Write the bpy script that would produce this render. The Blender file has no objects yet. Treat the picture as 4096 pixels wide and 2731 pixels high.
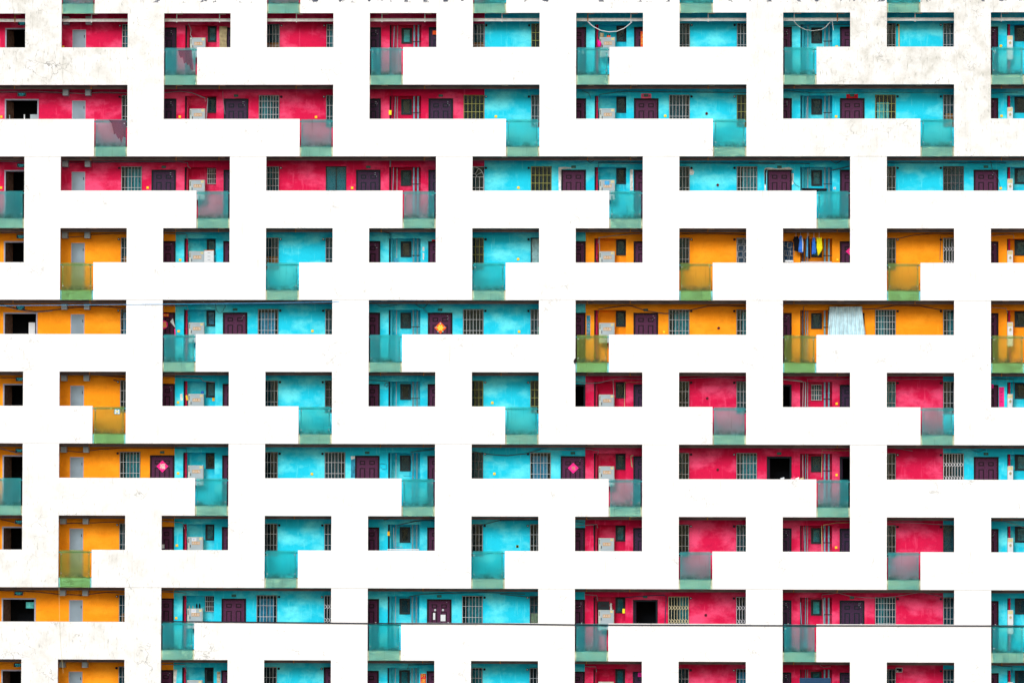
import bpy, math, random
from mathutils import Vector, Matrix
R = random.Random(7)
S = bpy.context.scene
C = S.collection

# ------------------------------------------------------------------ dimensions (metres)
P = 4.12          # column pitch
W = 2.6655        # opening width
H = 2.8643        # storey height
HO = 1.3667       # opening height above the parapet
YB = 1.4          # depth of the corridor wall behind the facade face
U0 = 7.618        # left edge of the first door
UP = 8.24         # repeat of a pair of flats
Z0 = 36.0         # height of the top visible row of openings above ground
UP_Z = Z0

# ------------------------------------------------------------------ camera (fitted to the photograph)
D = 215.0
f, cx, cz, yaw, pit, rol = 2.1647844704267, 3.097840689838576*10, -2.114831952585935*10, -0.0408253347968387, 0.0373800618272748, 0.00273401984223531
_r = Vector((math.cos(yaw), -math.sin(yaw), 0)); _f1 = Vector((math.sin(yaw), math.cos(yaw), 0)); _z = Vector((0, 0, 1))
FW = _f1*math.cos(pit) + _z*math.sin(pit)
_u = _z*math.cos(pit) - _f1*math.sin(pit)
RT = _r*math.cos(rol) + _u*math.sin(rol)
UPV = _u*math.cos(rol) - _r*math.sin(rol)
CAM = Vector((cx, -D, cz + Z0))
cd = bpy.data.cameras.new('camera'); cam = bpy.data.objects.new('camera', cd); C.objects.link(cam); S.camera = cam
cam.matrix_world = Matrix(((RT.x, UPV.x, -FW.x, CAM.x), (RT.y, UPV.y, -FW.y, CAM.y), (RT.z, UPV.z, -FW.z, CAM.z), (0, 0, 0, 1)))
cd.sensor_width = 36; cd.lens = f*1e4*36/4096; cd.clip_end = 3000; cd.clip_start = 1

def at(px, py, y=YB):          # photo pixel -> point on the plane y
    d = FW*(f*1e4) + RT*(px-2048) - UPV*(py-1365.5)
    return CAM + d*((y-CAM.y)/d.y)
OX = {1: 0, 2: 1000, 3: 2000, 4: 2996}; OY = {1: 0, 2: 600, 3: 1300, 4: 2001}
def T(t, zx, zy, y=YB):
    return at(OX[t % 10] + zx*.46769, OY[t//10] + zy*.46769, y)
def px(v):
    d = Vector(v)-CAM; k = f*1e4/d.dot(FW)
    return 2048+d.dot(RT)*k, 1365.5-d.dot(UPV)*k

# ------------------------------------------------------------------ materials
def nodes(name):
    m = bpy.data.materials.new(name); m.use_nodes = True; nt = m.node_tree
    return m, nt, nt.nodes['Principled BSDF'], nt.nodes['Material Output']
def ramp(nt, src, stops):
    r = nt.nodes.new('ShaderNodeValToRGB'); e = r.color_ramp.elements
    while len(e) < len(stops): e.new(.5)
    for i, (p, c) in enumerate(stops): e[i].position = p; e[i].color = (*c, 1) if len(c) == 3 else c
    nt.links.new(src, r.inputs[0]); return r.outputs[0]
def noise(nt, scale, detail=4, vec=None, rough=.55, stretch=None):
    n = nt.nodes.new('ShaderNodeTexNoise'); n.inputs['Scale'].default_value = scale; n.inputs['Detail'].default_value = detail
    n.inputs['Roughness'].default_value = rough
    g = nt.nodes.new('ShaderNodeNewGeometry'); v = g.outputs['Position'] if vec is None else vec
    if stretch:
        mp = nt.nodes.new('ShaderNodeMapping'); mp.inputs['Scale'].default_value = stretch
        nt.links.new(v, mp.inputs[0]); v = mp.outputs[0]
    nt.links.new(v, n.inputs['Vector']); return n.outputs['Fac']
def mix(nt, fac, a, b, mode='MIX'):
    m = nt.nodes.new('ShaderNodeMix'); m.data_type = 'RGBA'; m.blend_type = mode
    for s, v in ((0, fac), (6, a), (7, b)):
        if hasattr(v, 'links'): nt.links.new(v, m.inputs[s])
        elif s == 0: m.inputs[0].default_value = v
        else: m.inputs[s].default_value = (*v, 1)
    return m.outputs[2]
def math_(nt, op, a, b=None):
    m = nt.nodes.new('ShaderNodeMath'); m.operation = op
    for i, v in enumerate((a, b)):
        if v is None: continue
        if hasattr(v, 'links'): nt.links.new(v, m.inputs[i])
        else: m.inputs[i].default_value = v
    return m.outputs[0]
def plain(name, col, rough=.6, metal=0, var=.12, scale=9, emit=None, spec=.12):
    m, nt, b, o = nodes(name)
    n = noise(nt, scale, 3)
    nt.links.new(mix(nt, ramp(nt, n, [(.3, (0, 0, 0)), (.7, (1, 1, 1))]), tuple(c*(1-var) for c in col), tuple(min(1, c*(1+var)) for c in col)), b.inputs['Base Color'])
    b.inputs['Roughness'].default_value = rough; b.inputs['Metallic'].default_value = metal
    b.inputs['Specular IOR Level'].default_value = spec
    if emit: b.inputs['Emission Color'].default_value = (*col, 1); b.inputs['Emission Strength'].default_value = emit
    return m

def wall_paint(name, base, pale, deep):
    m, nt, b, o = nodes(name)
    big = noise(nt, .9, 5, stretch=(1, 1, 1.6)); mid = noise(nt, 3.5, 6, rough=.6, stretch=(1, 1, 1.4)); fine = noise(nt, 38, 3)
    drip = noise(nt, 2.2, 5, stretch=(3.5, 1, .5))
    c = mix(nt, ramp(nt, big, [(.46, (0, 0, 0)), (.62, (1, 1, 1))]), base, pale)
    c = mix(nt, ramp(nt, mid, [(.52, (0, 0, 0)), (.70, (.35, .35, .35))]), c, deep)
    c = mix(nt, ramp(nt, drip, [(.58, (0, 0, 0)), (.72, (.6, .6, .6))]), c, pale)
    c = mix(nt, ramp(nt, fine, [(.35, (.18, .18, .18)), (.6, (0, 0, 0))]), c, tuple(x*.5 for x in deep))
    nt.links.new(c, b.inputs['Base Color']); b.inputs['Roughness'].default_value = .8; b.inputs['Specular IOR Level'].default_value = .2
    bp = nt.nodes.new('ShaderNodeBump'); bp.inputs['Strength'].default_value = .25; bp.inputs['Distance'].default_value = .01
    nt.links.new(noise(nt, 60, 3), bp.inputs['Height']); nt.links.new(bp.outputs[0], b.inputs['Normal'])
    return m
M = {}
M['red'] = wall_paint('crimson_paint', (.64, .004, .065), (.82, .07, .19), (.38, .002, .05))
M['cyan'] = wall_paint('turquoise_paint', (.008, .58, .80), (.12, .78, .90), (.004, .42, .60))
M['orange'] = wall_paint('orange_paint', (.92, .30, .004), (1.0, .36, .012), (.70, .17, .004))

def facade_mat():
    m, nt, b, o = nodes('white_render')
    g = nt.nodes.new('ShaderNodeNewGeometry'); sp = nt.nodes.new('ShaderNodeSeparateXYZ'); nt.links.new(g.outputs['Position'], sp.inputs[0])
    x, z = sp.outputs[0], sp.outputs[2]
    def band(v, a, b_, c, d):   # soft box
        mr = nt.nodes.new('ShaderNodeMapRange'); nt.links.new(v, mr.inputs[0]); mr.inputs[1].default_value = a; mr.inputs[2].default_value = b_
        m2 = nt.nodes.new('ShaderNodeMapRange'); nt.links.new(v, m2.inputs[0]); m2.inputs[1].default_value = c; m2.inputs[2].default_value = d; m2.inputs[3].default_value = 1; m2.inputs[4].default_value = 0
        return math_(nt, 'MULTIPLY', mr.outputs[0], m2.outputs[0])
    white = (.83, .83, .83)
    # old dirt: strong in the upper left, along the upper right and thinly everywhere
    left = band(x, -6, -5, 5, 11); top = band(z, Z0-5.5, Z0-1.6, Z0+9, Z0+10)
    right = band(x, 30, 36, 60, 61); up2 = band(z, Z0-8, Z0-2.5, Z0+9, Z0+10)
    zone = math_(nt, 'MAXIMUM', math_(nt, 'MULTIPLY', left, top), math_(nt, 'MULTIPLY', right, up2))
    zone = math_(nt, 'ADD', math_(nt, 'MULTIPLY', zone, .62), .30)
    lowleft = math_(nt, 'MULTIPLY', band(x, -6, -5, 6, 13), band(z, Z0-40, Z0-38, Z0-21, Z0-16))
    zone = math_(nt, 'ADD', zone, math_(nt, 'MULTIPLY', lowleft, .40))
    n1 = noise(nt, 1.3, 6, rough=.65); n2 = noise(nt, 5, 6, rough=.7, stretch=(2.4, 1, .7))
    d1 = math_(nt, 'MULTIPLY', ramp(nt, n1, [(.36, (0, 0, 0)), (.66, (1, 1, 1))]), zone)
    c = mix(nt, math_(nt, 'MULTIPLY', d1, .85), white, (.48, .47, .41))
    d2 = math_(nt, 'MULTIPLY', ramp(nt, n2, [(.56, (0, 0, 0)), (.68, (1, 1, 1))]), zone)
    c = mix(nt, math_(nt, 'MULTIPLY', d2, .75), c, (.20, .21, .17))
    runs = ramp(nt, noise(nt, 2.0, 5, rough=.6, stretch=(4.5, 1, .30)), [(.58, (0, 0, 0)), (.74, (1, 1, 1))])
    c = mix(nt, math_(nt, 'MULTIPLY', math_(nt, 'MULTIPLY', runs, math_(nt, 'ADD', zone, .25)), .55), c, (.40, .39, .34))
    # hairline cracks
    v = nt.nodes.new('ShaderNodeTexVoronoi'); v.feature = 'DISTANCE_TO_EDGE'; v.inputs['Scale'].default_value = 1.25
    mp = nt.nodes.new('ShaderNodeMapping'); mp.inputs['Scale'].default_value = (1, 1, 1.7)
    nz = nt.nodes.new('ShaderNodeTexNoise'); nz.inputs['Scale'].default_value = 3; nz.inputs['Detail'].default_value = 5
    nt.links.new(g.outputs['Position'], nz.inputs['Vector'])
    ad = nt.nodes.new('ShaderNodeVectorMath'); ad.operation = 'MULTIPLY_ADD'; nt.links.new(nz.outputs['Color'], ad.inputs[0]); ad.inputs[1].default_value = (.6, .6, .6); nt.links.new(g.outputs['Position'], ad.inputs[2])
    nt.links.new(ad.outputs[0], mp.inputs[0]); nt.links.new(mp.outputs[0], v.inputs['Vector'])
    cr = ramp(nt, v.outputs['Distance'], [(.0, (1, 1, 1)), (.022, (0, 0, 0))])
    patch = ramp(nt, noise(nt, .55, 2), [(.52, (0, 0, 0)), (.64, (1, 1, 1))])
    cf = math_(nt, 'MULTIPLY', math_(nt, 'MULTIPLY', cr, patch), math_(nt, 'ADD', math_(nt, 'MULTIPLY', zone, .9), .25))
    c = mix(nt, cf, c, (.22, .22, .20))
    # flaked render along the very top band
    fl = math_(nt, 'MULTIPLY', ramp(nt, noise(nt, 2.7, 5, rough=.6, stretch=(1, 1, 1.3)), [(.555, (0, 0, 0)), (.57, (1, 1, 1))]), band(z, Z0+.40, Z0+.47, Z0+1.2, Z0+1.3))
    fl = math_(nt, 'MULTIPLY', fl, band(x, 7.2, 8, 60, 61))
    c = mix(nt, fl, c, (.07, .08, .11))
    sp2 = ramp(nt, noise(nt, 7, 2), [(.78, (0, 0, 0)), (.79, (1, 1, 1))])
    c = mix(nt, math_(nt, 'MULTIPLY', sp2, .8), c, (.1, .1, .12))
    # construction joints between every second storey
    for k in (2, 4, 6, 8):
        d = math_(nt, 'ABSOLUTE', math_(nt, 'SUBTRACT', z, Z0-k*H-.004))
        j = math_(nt, 'LESS_THAN', d, .007); c = mix(nt, math_(nt, 'MULTIPLY', j, .95), c, (.25, .24, .22))
    nt.links.new(c, b.inputs['Base Color']); b.inputs['Roughness'].default_value = .85; b.inputs['Specular IOR Level'].default_value = .2
    bp = nt.nodes.new('ShaderNodeBump'); bp.inputs['Strength'].default_value = .3; bp.inputs['Distance'].default_value = .01
    nt.links.new(noise(nt, 22, 4), bp.inputs['Height']); nt.links.new(bp.outputs[0], b.inputs['Normal'])
    return m
M['facade'] = facade_mat()
M['slab'] = plain('grey_concrete', (.15, .13, .125), .9)
M['edge'] = plain('pale_slab_edge', (.44, .46, .33), .8, var=.38, scale=4)
M['edge_offset'] = plain('blued_slab_edge', (.16, .46, .50), .8, var=.38, scale=4)  # bluer copy, offsets the yellow painted into the glass before it
M['ceil'] = plain('ceiling_plate', (.42, .30, .22), .8)
M['tray'] = plain('dull_cable_tray', (.15, .115, .11), .6, var=.25, scale=2)
M['tray_lit'] = plain('lit_white_cable_tray', (.78, .80, .80), .5)  # light on the side of the top row's tray is put into this white
M['rust'] = plain('rusty_steel', (.45, .18, .05), .8, var=.5, scale=12)
M['door'] = plain('plum_steel_door', (.066, .013, .050), .5, var=.25, scale=20)
M['doorf'] = plain('dark_door_frame', (.012, .003, .010), .55)
M['door_b'] = plain('blue_black_door', (.036, .013, .046), .5, var=.25, scale=20)
M['doorf_b'] = plain('blue_black_frame', (.004, .010, .018), .55)
M['grey'] = plain('grey_sheet_door', (.20, .27, .33), .5, var=.1, scale=2)
M['greyf'] = plain('pale_grey_frame', (.32, .34, .44), .5)
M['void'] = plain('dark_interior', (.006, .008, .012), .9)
M['winf'] = plain('black_window_frame', (.012, .028, .036), .45)
M['chrome'] = plain('steel_bars', (.64, .66, .70), .45, .0, var=.15, scale=3)
M['chrome_y'] = plain('brassy_bars', (.50, .50, .14), .5, .0)
M['bar_rust'] = plain('rusty_bars', (.22, .17, .18), .6)
M['cream'] = plain('cream_bars', (.62, .58, .38), .5)
M['pipe_r'] = plain('crimson_pipe', (.42, .008, .055), .45)
M['pipe_b'] = plain('blue_grey_pipe', (.16, .40, .52), .4)
M['pipe_g'] = plain('grey_teal_pipe', (.14, .27, .32), .5)
M['pipe_c'] = plain('turquoise_pipe', (.03, .36, .48), .5)
M['conduit'] = plain('grey_conduit', (.30, .34, .40), .5)
M['cable_k'] = plain('black_cable', (.015, .015, .025), .6)
M['cond_d'] = plain('dark_conduit', (.07, .08, .11), .6)
M['yellow'] = plain('yellow_plastic', (.95, .50, .02), .5)
M['lemon'] = plain('lemon_card', (.90, .80, .03), .6)
M['dark_r'] = plain('dark_box', (.09, .01, .02), .7)
M['cab'] = plain('grey_enamel', (.33, .41, .46), .45, var=.07, scale=3)
M['cabf'] = plain('pale_enamel_edge', (.42, .48, .45), .45)
M['brown'] = plain('tan_plate', (.46, .27, .11), .7, var=.25, scale=20)
M['sand'] = plain('sand_label', (.62, .56, .30), .7)
M['white'] = plain('white_paper', (.62, .66, .70), .7, var=.04)
M['ink'] = plain('black_ink', (.02, .015, .02), .7)
M['green_p'] = plain('dark_green_plate', (.04, .12, .10), .6, var=.4, scale=40)
M['signbox'] = plain('black_sign_box', (.008, .018, .025), .4)
M['signlit'] = plain('lit_cyan_letters', (.05, .65, .75), .5, emit=.25)
M['pink'] = plain('pink_paper', (.90, .02, .25), .6)
M['rose'] = plain('rose_paper', (.86, .14, .26), .6)
M['redp'] = plain('red_paper', (.75, .006, .03), .6)
M['oran'] = plain('orange_red_paper', (.92, .10, .01), .6)
M['gold'] = plain('gold_ink', (.95, .62, .06), .5)
M['mint'] = plain('mint_ink', (.55, .88, .68), .6)
M['black'] = plain('black_cloth', (.006, .006, .009), .9)
M['blue'] = plain('blue_cloth', (.03, .16, .62), .9, var=.3)
M['sky'] = plain('light_blue_cloth', (.07, .36, .68), .9, var=.3)
M['lime'] = plain('yellow_cloth', (.74, .66, .01), .9, var=.15)
M['silver'] = plain('silver_blue_sheet', (.50, .70, .78), .5, var=.2, scale=4)
M['navy'] = plain('navy_sheet', (.012, .05, .12), .5)
M['magenta'] = plain('magenta_plastic', (.80, .01, .30), .5)
M['woodo'] = plain('orange_wood', (.45, .12, .02), .6, var=.4, scale=5)
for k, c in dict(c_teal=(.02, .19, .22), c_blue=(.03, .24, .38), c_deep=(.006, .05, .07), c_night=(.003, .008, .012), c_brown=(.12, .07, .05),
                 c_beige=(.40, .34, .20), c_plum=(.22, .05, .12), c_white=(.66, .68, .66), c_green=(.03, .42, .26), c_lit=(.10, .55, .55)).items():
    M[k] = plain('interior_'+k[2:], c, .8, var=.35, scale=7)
M['lattice'] = plain('teal_lattice', (.008, .14, .18), .5, var=.3, scale=25)

def glass_mat(name, tint, milk, amount, clear=.35, refl=.02, frost=0, grime=False):
    m, nt, b, o = nodes(name); nt.nodes.remove(b); L = nt.links
    tr = nt.nodes.new('ShaderNodeBsdfTransparent'); tr.inputs[0].default_value = (*tint, 1)
    rf = nt.nodes.new('ShaderNodeBsdfRefraction'); rf.inputs[0].default_value = (*tint, 1); rf.inputs['IOR'].default_value = 1.08; rf.inputs['Roughness'].default_value = .42
    df = nt.nodes.new('ShaderNodeBsdfDiffuse')
    st = noise(nt, 1.6, 4, stretch=(1.6, 1, .9))
    L.new(mix(nt, ramp(nt, st, [(.40, (0, 0, 0)), (.7, (1, 1, 1))]), milk, tuple(min(1, c*1.35) for c in milk)), df.inputs[0])
    if grime:      # dirt settled along the bottom rail and in runs down the pane
        tc = nt.nodes.new('ShaderNodeTexCoord'); sp = nt.nodes.new('ShaderNodeSeparateXYZ'); L.new(tc.outputs['Object'], sp.inputs[0])
        mr = nt.nodes.new('ShaderNodeMapRange'); L.new(sp.outputs[2], mr.inputs[0]); mr.inputs[1].default_value = .62; mr.inputs[2].default_value = .42
        gm = math_(nt, 'MULTIPLY', mr.outputs[0], ramp(nt, noise(nt, 3, 5, rough=.65), [(.38, (0, 0, 0)), (.6, (1, 1, 1))]))
        lo = nt.nodes.new('ShaderNodeMath'); lo.operation = 'GREATER_THAN'; L.new(sp.outputs[2], lo.inputs[0]); lo.inputs[1].default_value = .40
        gm = math_(nt, 'MULTIPLY', gm, lo.outputs[0])
        run = ramp(nt, noise(nt, 2.5, 5, stretch=(5, 1, .35)), [(.60, (0, 0, 0)), (.75, (1, 1, 1))])
        gm = math_(nt, 'MULTIPLY', math_(nt, 'MAXIMUM', gm, math_(nt, 'MULTIPLY', run, .4)), .6)
        gd = nt.nodes.new('ShaderNodeBsdfDiffuse'); gd.inputs[0].default_value = (.025, .075, .05, 1)
    gl = nt.nodes.new('ShaderNodeBsdfGlossy'); gl.inputs['Roughness'].default_value = .08; gl.inputs[0].default_value = (.9, 1, 1, 1)
    m1 = nt.nodes.new('ShaderNodeMixShader'); m1.inputs[0].default_value = 1-clear; L.new(tr.outputs[0], m1.inputs[1]); L.new(rf.outputs[0], m1.inputs[2])
    tl = nt.nodes.new('ShaderNodeBsdfTranslucent'); tl.inputs[0].default_value = (*[c**.5 for c in tint], 1)
    m0 = nt.nodes.new('ShaderNodeMixShader'); m0.inputs[0].default_value = frost; L.new(m1.outputs[0], m0.inputs[1]); L.new(tl.outputs[0], m0.inputs[2]); m1 = m0
    m2 = nt.nodes.new('ShaderNodeMixShader'); m2.inputs[0].default_value = amount; L.new(m1.outputs[0], m2.inputs[1]); L.new(df.outputs[0], m2.inputs[2])
    if grime:
        mg = nt.nodes.new('ShaderNodeMixShader'); L.new(gm, mg.inputs[0]); L.new(m2.outputs[0], mg.inputs[1]); L.new(gd.outputs[0], mg.inputs[2]); m2 = mg
    m3 = nt.nodes.new('ShaderNodeMixShader'); m3.inputs[0].default_value = refl; L.new(m2.outputs[0], m3.inputs[1]); L.new(gl.outputs[0], m3.inputs[2])
    L.new(m3.outputs[0], o.inputs[0]); return m
M['glass'] = glass_mat('frosted_green_glass', (.93, 1.0, .93), (.0, .38, .46), .19, .34, .004, .12, True)
M['glass_wallglow'] = glass_mat('wall_glow_frosted_glass', (1.0, .98, .78), (.16, .28, .05), .17, .45, .004, .08, True)  # orange wall seen through the pane is painted into the glass colour
M['overlay'] = glass_mat('jagged_overlay', (.62, .50, .62), (.20, .10, .20), .15, .8)
M['pane'] = glass_mat('window_pane', (.80, .92, .94), (.004, .03, .035), .06, 1.0, .006)
M['rail'] = plain('green_steel_rail', (.02, .20, .24), .4, .3, var=.3)
M['rail_d'] = plain('dark_green_upright', (.015, .10, .10), .5)
M['rail_o'] = plain('stained_bottom_rail', (.10, .13, .07), .7, var=.6, scale=14)
M['asphalt'] = plain('pale_paving', (.30, .29, .28), .9, scale=.5)

# ------------------------------------------------------------------ mesh helpers
class MB:
    def __init__(s): s.v = []; s.f = []; s.mi = []; s.m = 0
    def quad(s, *p):
        n = len(s.v); s.v += [tuple(q) for q in p]; s.f.append(tuple(range(n, n+len(p)))); s.mi.append(s.m)
    def box(s, x0, x1, y0, y1, z0, z1):
        n = len(s.v)
        s.v += [(x, y, z) for x in (x0, x1) for y in (y0, y1) for z in (z0, z1)]
        for q in ((0, 1, 3, 2), (4, 6, 7, 5), (0, 4, 5, 1), (2, 3, 7, 6), (0, 2, 6, 4), (1, 5, 7, 3)):
            s.f.append(tuple(n+i for i in q)); s.mi.append(s.m)
        return s
    def tube(s, pts, r, n=7):
        pts = [Vector(p) for p in pts]; base = len(s.v)
        for i, p in enumerate(pts):
            t = (pts[min(i+1, len(pts)-1)]-pts[max(i-1, 0)]).normalized()
            a = t.cross(Vector((0, 1, 0)));
            if a.length < .1: a = t.cross(Vector((1, 0, 0)))
            a.normalize(); b = t.cross(a)
            for k in range(n):
                w = 2*math.pi*k/n; s.v.append(tuple(p+a*math.cos(w)*r+b*math.sin(w)*r))
        for i in range(len(pts)-1):
            for k in range(n):
                s.f.append((base+i*n+k, base+i*n+(k+1) % n, base+(i+1)*n+(k+1) % n, base+(i+1)*n+k)); s.mi.append(s.m)
        s.f.append(tuple(base+k for k in range(n))[::-1]); s.mi.append(s.m)
        s.f.append(tuple(base+(len(pts)-1)*n+k for k in range(n))); s.mi.append(s.m)
        return s
    def prism(s, poly, y0, y1):           # poly: (x,z) outline, extruded in y
        n = len(s.v); k = len(poly)
        s.v += [(x, y0, z) for x, z in poly] + [(x, y1, z) for x, z in poly]
        s.f.append(tuple(range(n, n+k))); s.f.append(tuple(range(n+2*k-1, n+k-1, -1))); s.mi += [s.m]*2
        for i in range(k):
            s.f.append((n+i, n+k+i, n+k+(i+1) % k, n+(i+1) % k)); s.mi.append(s.m)
        return s
    def disc(s, x, z, r, y0, y1, n=16):
        return s.prism([(x+r*math.cos(2*math.pi*i/n), z+r*math.sin(2*math.pi*i/n)) for i in range(n)], y0, y1)
    def mesh(s, name, mats):
        me = bpy.data.meshes.new(name); me.from_pydata(s.v, [], s.f)
        for m in (mats if isinstance(mats, (list, tuple)) else [mats]): me.materials.append(M[m] if isinstance(m, str) else m)
        me.polygons.foreach_set('material_index', s.mi)
        me.validate(); me.update(); return me
    def build(s, name, mats, parent=None, loc=None, smooth=False):
        me = s.mesh(name, mats)
        if smooth:
            for p in me.polygons: p.use_smooth = True
        return link(name, me, parent, loc)
def link(name, data, parent=None, loc=None):
    o = bpy.data.objects.new(name, data); C.objects.link(o)
    if loc is not None: o.location = loc
    if parent: o.parent = parent
    return o
def tag(o, label, cat=None, group=None, kind=None):
    if label: o['label'] = label
    if cat: o['category'] = cat
    if group: o['group'] = group
    if kind: o['kind'] = kind
    return o
def copy(o, parent=None):
    c = o.copy(); C.objects.link(c); c.parent = parent
    for ch in o.children: copy(ch, c)
    return c

def cells(mb, x0, x1, z0, z1, holes, y0, y1):
    """slab between y0 (front) and y1 with rectangular holes (xa,xb,za,zb), reveals included"""
    xs = sorted({x0, x1, *[min(max(h[i], x0), x1) for h in holes for i in (0, 1)]})
    zs = sorted({z0, z1, *[min(max(h[i], z0), z1) for h in holes for i in (2, 3)]})
    nx, nz = len(xs)-1, len(zs)-1
    def solid(i, j):
        if i < 0 or j < 0 or i >= nx or j >= nz: return False
        mx, mz = (xs[i]+xs[i+1])/2, (zs[j]+zs[j+1])/2
        return not any(h[0] < mx < h[1] and h[2] < mz < h[3] for h in holes)
    idx = {}
    def v(i, j, y):
        k = (i, j, y)
        if k not in idx: idx[k] = len(mb.v); mb.v.append((xs[i], y, zs[j]))
        return idx[k]
    def fc(*q): mb.f.append(q); mb.mi.append(mb.m)
    for i in range(nx):
        for j in range(nz):
            if not solid(i, j): continue
            fc(v(i, j, y0), v(i+1, j, y0), v(i+1, j+1, y0), v(i, j+1, y0))
            fc(v(i, j, y1), v(i, j+1, y1), v(i+1, j+1, y1), v(i+1, j, y1))
            if not solid(i-1, j): fc(v(i, j, y0), v(i, j+1, y0), v(i, j+1, y1), v(i, j, y1))
            if not solid(i+1, j): fc(v(i+1, j, y0), v(i+1, j, y1), v(i+1, j+1, y1), v(i+1, j+1, y0))
            if not solid(i, j-1): fc(v(i, j, y0), v(i, j, y1), v(i+1, j, y1), v(i+1, j, y0))
            if not solid(i, j+1): fc(v(i, j+1, y0), v(i+1, j+1, y0), v(i+1, j+1, y1), v(i, j+1, y1))

_txt = {}
def text_mesh(s, size):
    """text as mesh verts/faces in (x,z), centred"""
    k = s
    if k not in _txt:
        c = bpy.data.curves.new('lettering', 'FONT'); c.body = s; c.align_x = 'CENTER'; c.align_y = 'CENTER'; c.resolution_u = 2
        o = bpy.data.objects.new('lettering', c); C.objects.link(o); bpy.context.view_layer.update()
        me = bpy.data.meshes.new_from_object(o.evaluated_get(bpy.context.evaluated_depsgraph_get()))
        vs = [(v.co.x, v.co.y) for v in me.vertices]; fs = [tuple(p.vertices) for p in me.polygons]
        bpy.data.objects.remove(o); bpy.data.meshes.remove(me)
        if vs:
            ax = (min(v[0] for v in vs)+max(v[0] for v in vs))/2; ay = (min(v[1] for v in vs)+max(v[1] for v in vs))/2
            vs = [(v[0]-ax, v[1]-ay) for v in vs]
        _txt[k] = (vs, fs)
    return _txt[k]
def letters(mb, s, x, z, y, size, vertical=False, sx=1):
    if vertical:
        for i, ch in enumerate(s): letters(mb, ch, x, z-(i-(len(s)-1)/2)*size*1.15, y, size)
        return mb
    vs, fs = text_mesh(s, size); n = len(mb.v)
    mb.v += [(x+a*size*sx, y, z+b*size) for a, b in vs]
    for q in fs: mb.f.append(tuple(n+i for i in q)); mb.mi.append(mb.m)
    return mb

# ------------------------------------------------------------------ rows of openings
def X(u, off): return U0+u*UP+off
def Zr(r): return Z0 - r*H            # top edge of row r's openings
WIDE = {1: 0, 2: 1, 4: 0, 6: 1, 8: 0, 10: 1}       # parity of the first column of each pair
RAIL = {-1: (1, 'L'), 0: (0, 'L'), 1: (1, 'R'), 2: (0, 'R'), 3: (1, 'L'), 4: (0, 'L'), 5: (1, 'R'), 6: (0, 'R'), 7: (1, 'L'), 8: (0, 'L'), 9: (1, 'R'), 10: (0, 'R'), 11: (1, 'L')}
I0, I1 = -2, 11
XL, XR = I0*P-1.2, I1*P+W+1.2
ROWS = range(-1, 12)
def openings(r):
    out = []
    for i in range(I0, I1+1):
        if r in WIDE and (i-WIDE[r]) % 2 == 0: out.append((i*P, (i+1)*P+W if i < I1 else i*P+W))
        elif r in WIDE:
            if i == I0: out.append((i*P, i*P+W))
        else: out.append((i*P, i*P+W))
    return out
def rails(r):
    par, side = RAIL[r]
    return [((i*P, i*P+W/2) if side == 'L' else (i*P+W/2, i*P+W)) for i in range(I0, I1+1) if (i-par) % 2 == 0]
OPX = {r: [(px((a, 0, Zr(r)-.7))[0], px((b, 0, Zr(r)-.7))[0]) for a, b in openings(r)] + [(px((a, 0, Zr(r)-2))[0], px((b, 0, Zr(r)-2))[0]) for a, b in rails(r)] for r in ROWS}
def visible(r, x0, x1, y=YB):
    if r < 0 or r > 9: return False
    a, b = px((x0, y, Zr(r)-.7))[0], px((x1, y, Zr(r)-.7))[0]
    if b < 0 or a > 4096: return False
    return any(a < q-2 and b > p+2 for p, q in OPX[r])

bld = tag(link('apartment_building', None, None, (0, 0, 0)), 'white gallery-access apartment block with zigzag openings onto crimson, turquoise and orange corridors', 'building')

fm = MB(); holes = []
for r in ROWS:
    for a, b in openings(r): holes.append((a, b, Zr(r)-HO, Zr(r)))
    for a, b in rails(r): holes.append((a, b, Zr(r)-H, Zr(r)-HO))
cells(fm, XL, XR, 0, Z0+H+1.5, holes, 0, .15)
facade = fm.build('facade_wall', 'facade', bld)

# floors
for r in ROWS:
    m = MB(); zt = Zr(r)-H+.37; zb = Zr(r)-H
    if r == -1: zb += .22
    m.box(XL, XR, .153, YB-.003, zb, zt)
    m.build('floor_slab', 'slab', bld)
# rear mass and end walls, roof
m = MB(); m.box(XL, XR, 3.2, 11, 0, Z0+H+1.4); m.build('rear_block', 'facade', bld)
m = MB(); m.box(XL, XL+.15, .153, 3.19, 0, Z0+H+1.3); m.box(XR-.15, XR, .153, 3.19, 0, Z0+H+1.3); m.build('end_wall', 'facade', bld)
m = MB(); m.box(XL-.2, XR+.2, -.2, 11.2, Z0+H+1.503, Z0+H+1.8); m.build('roof', 'facade', bld)

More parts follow.
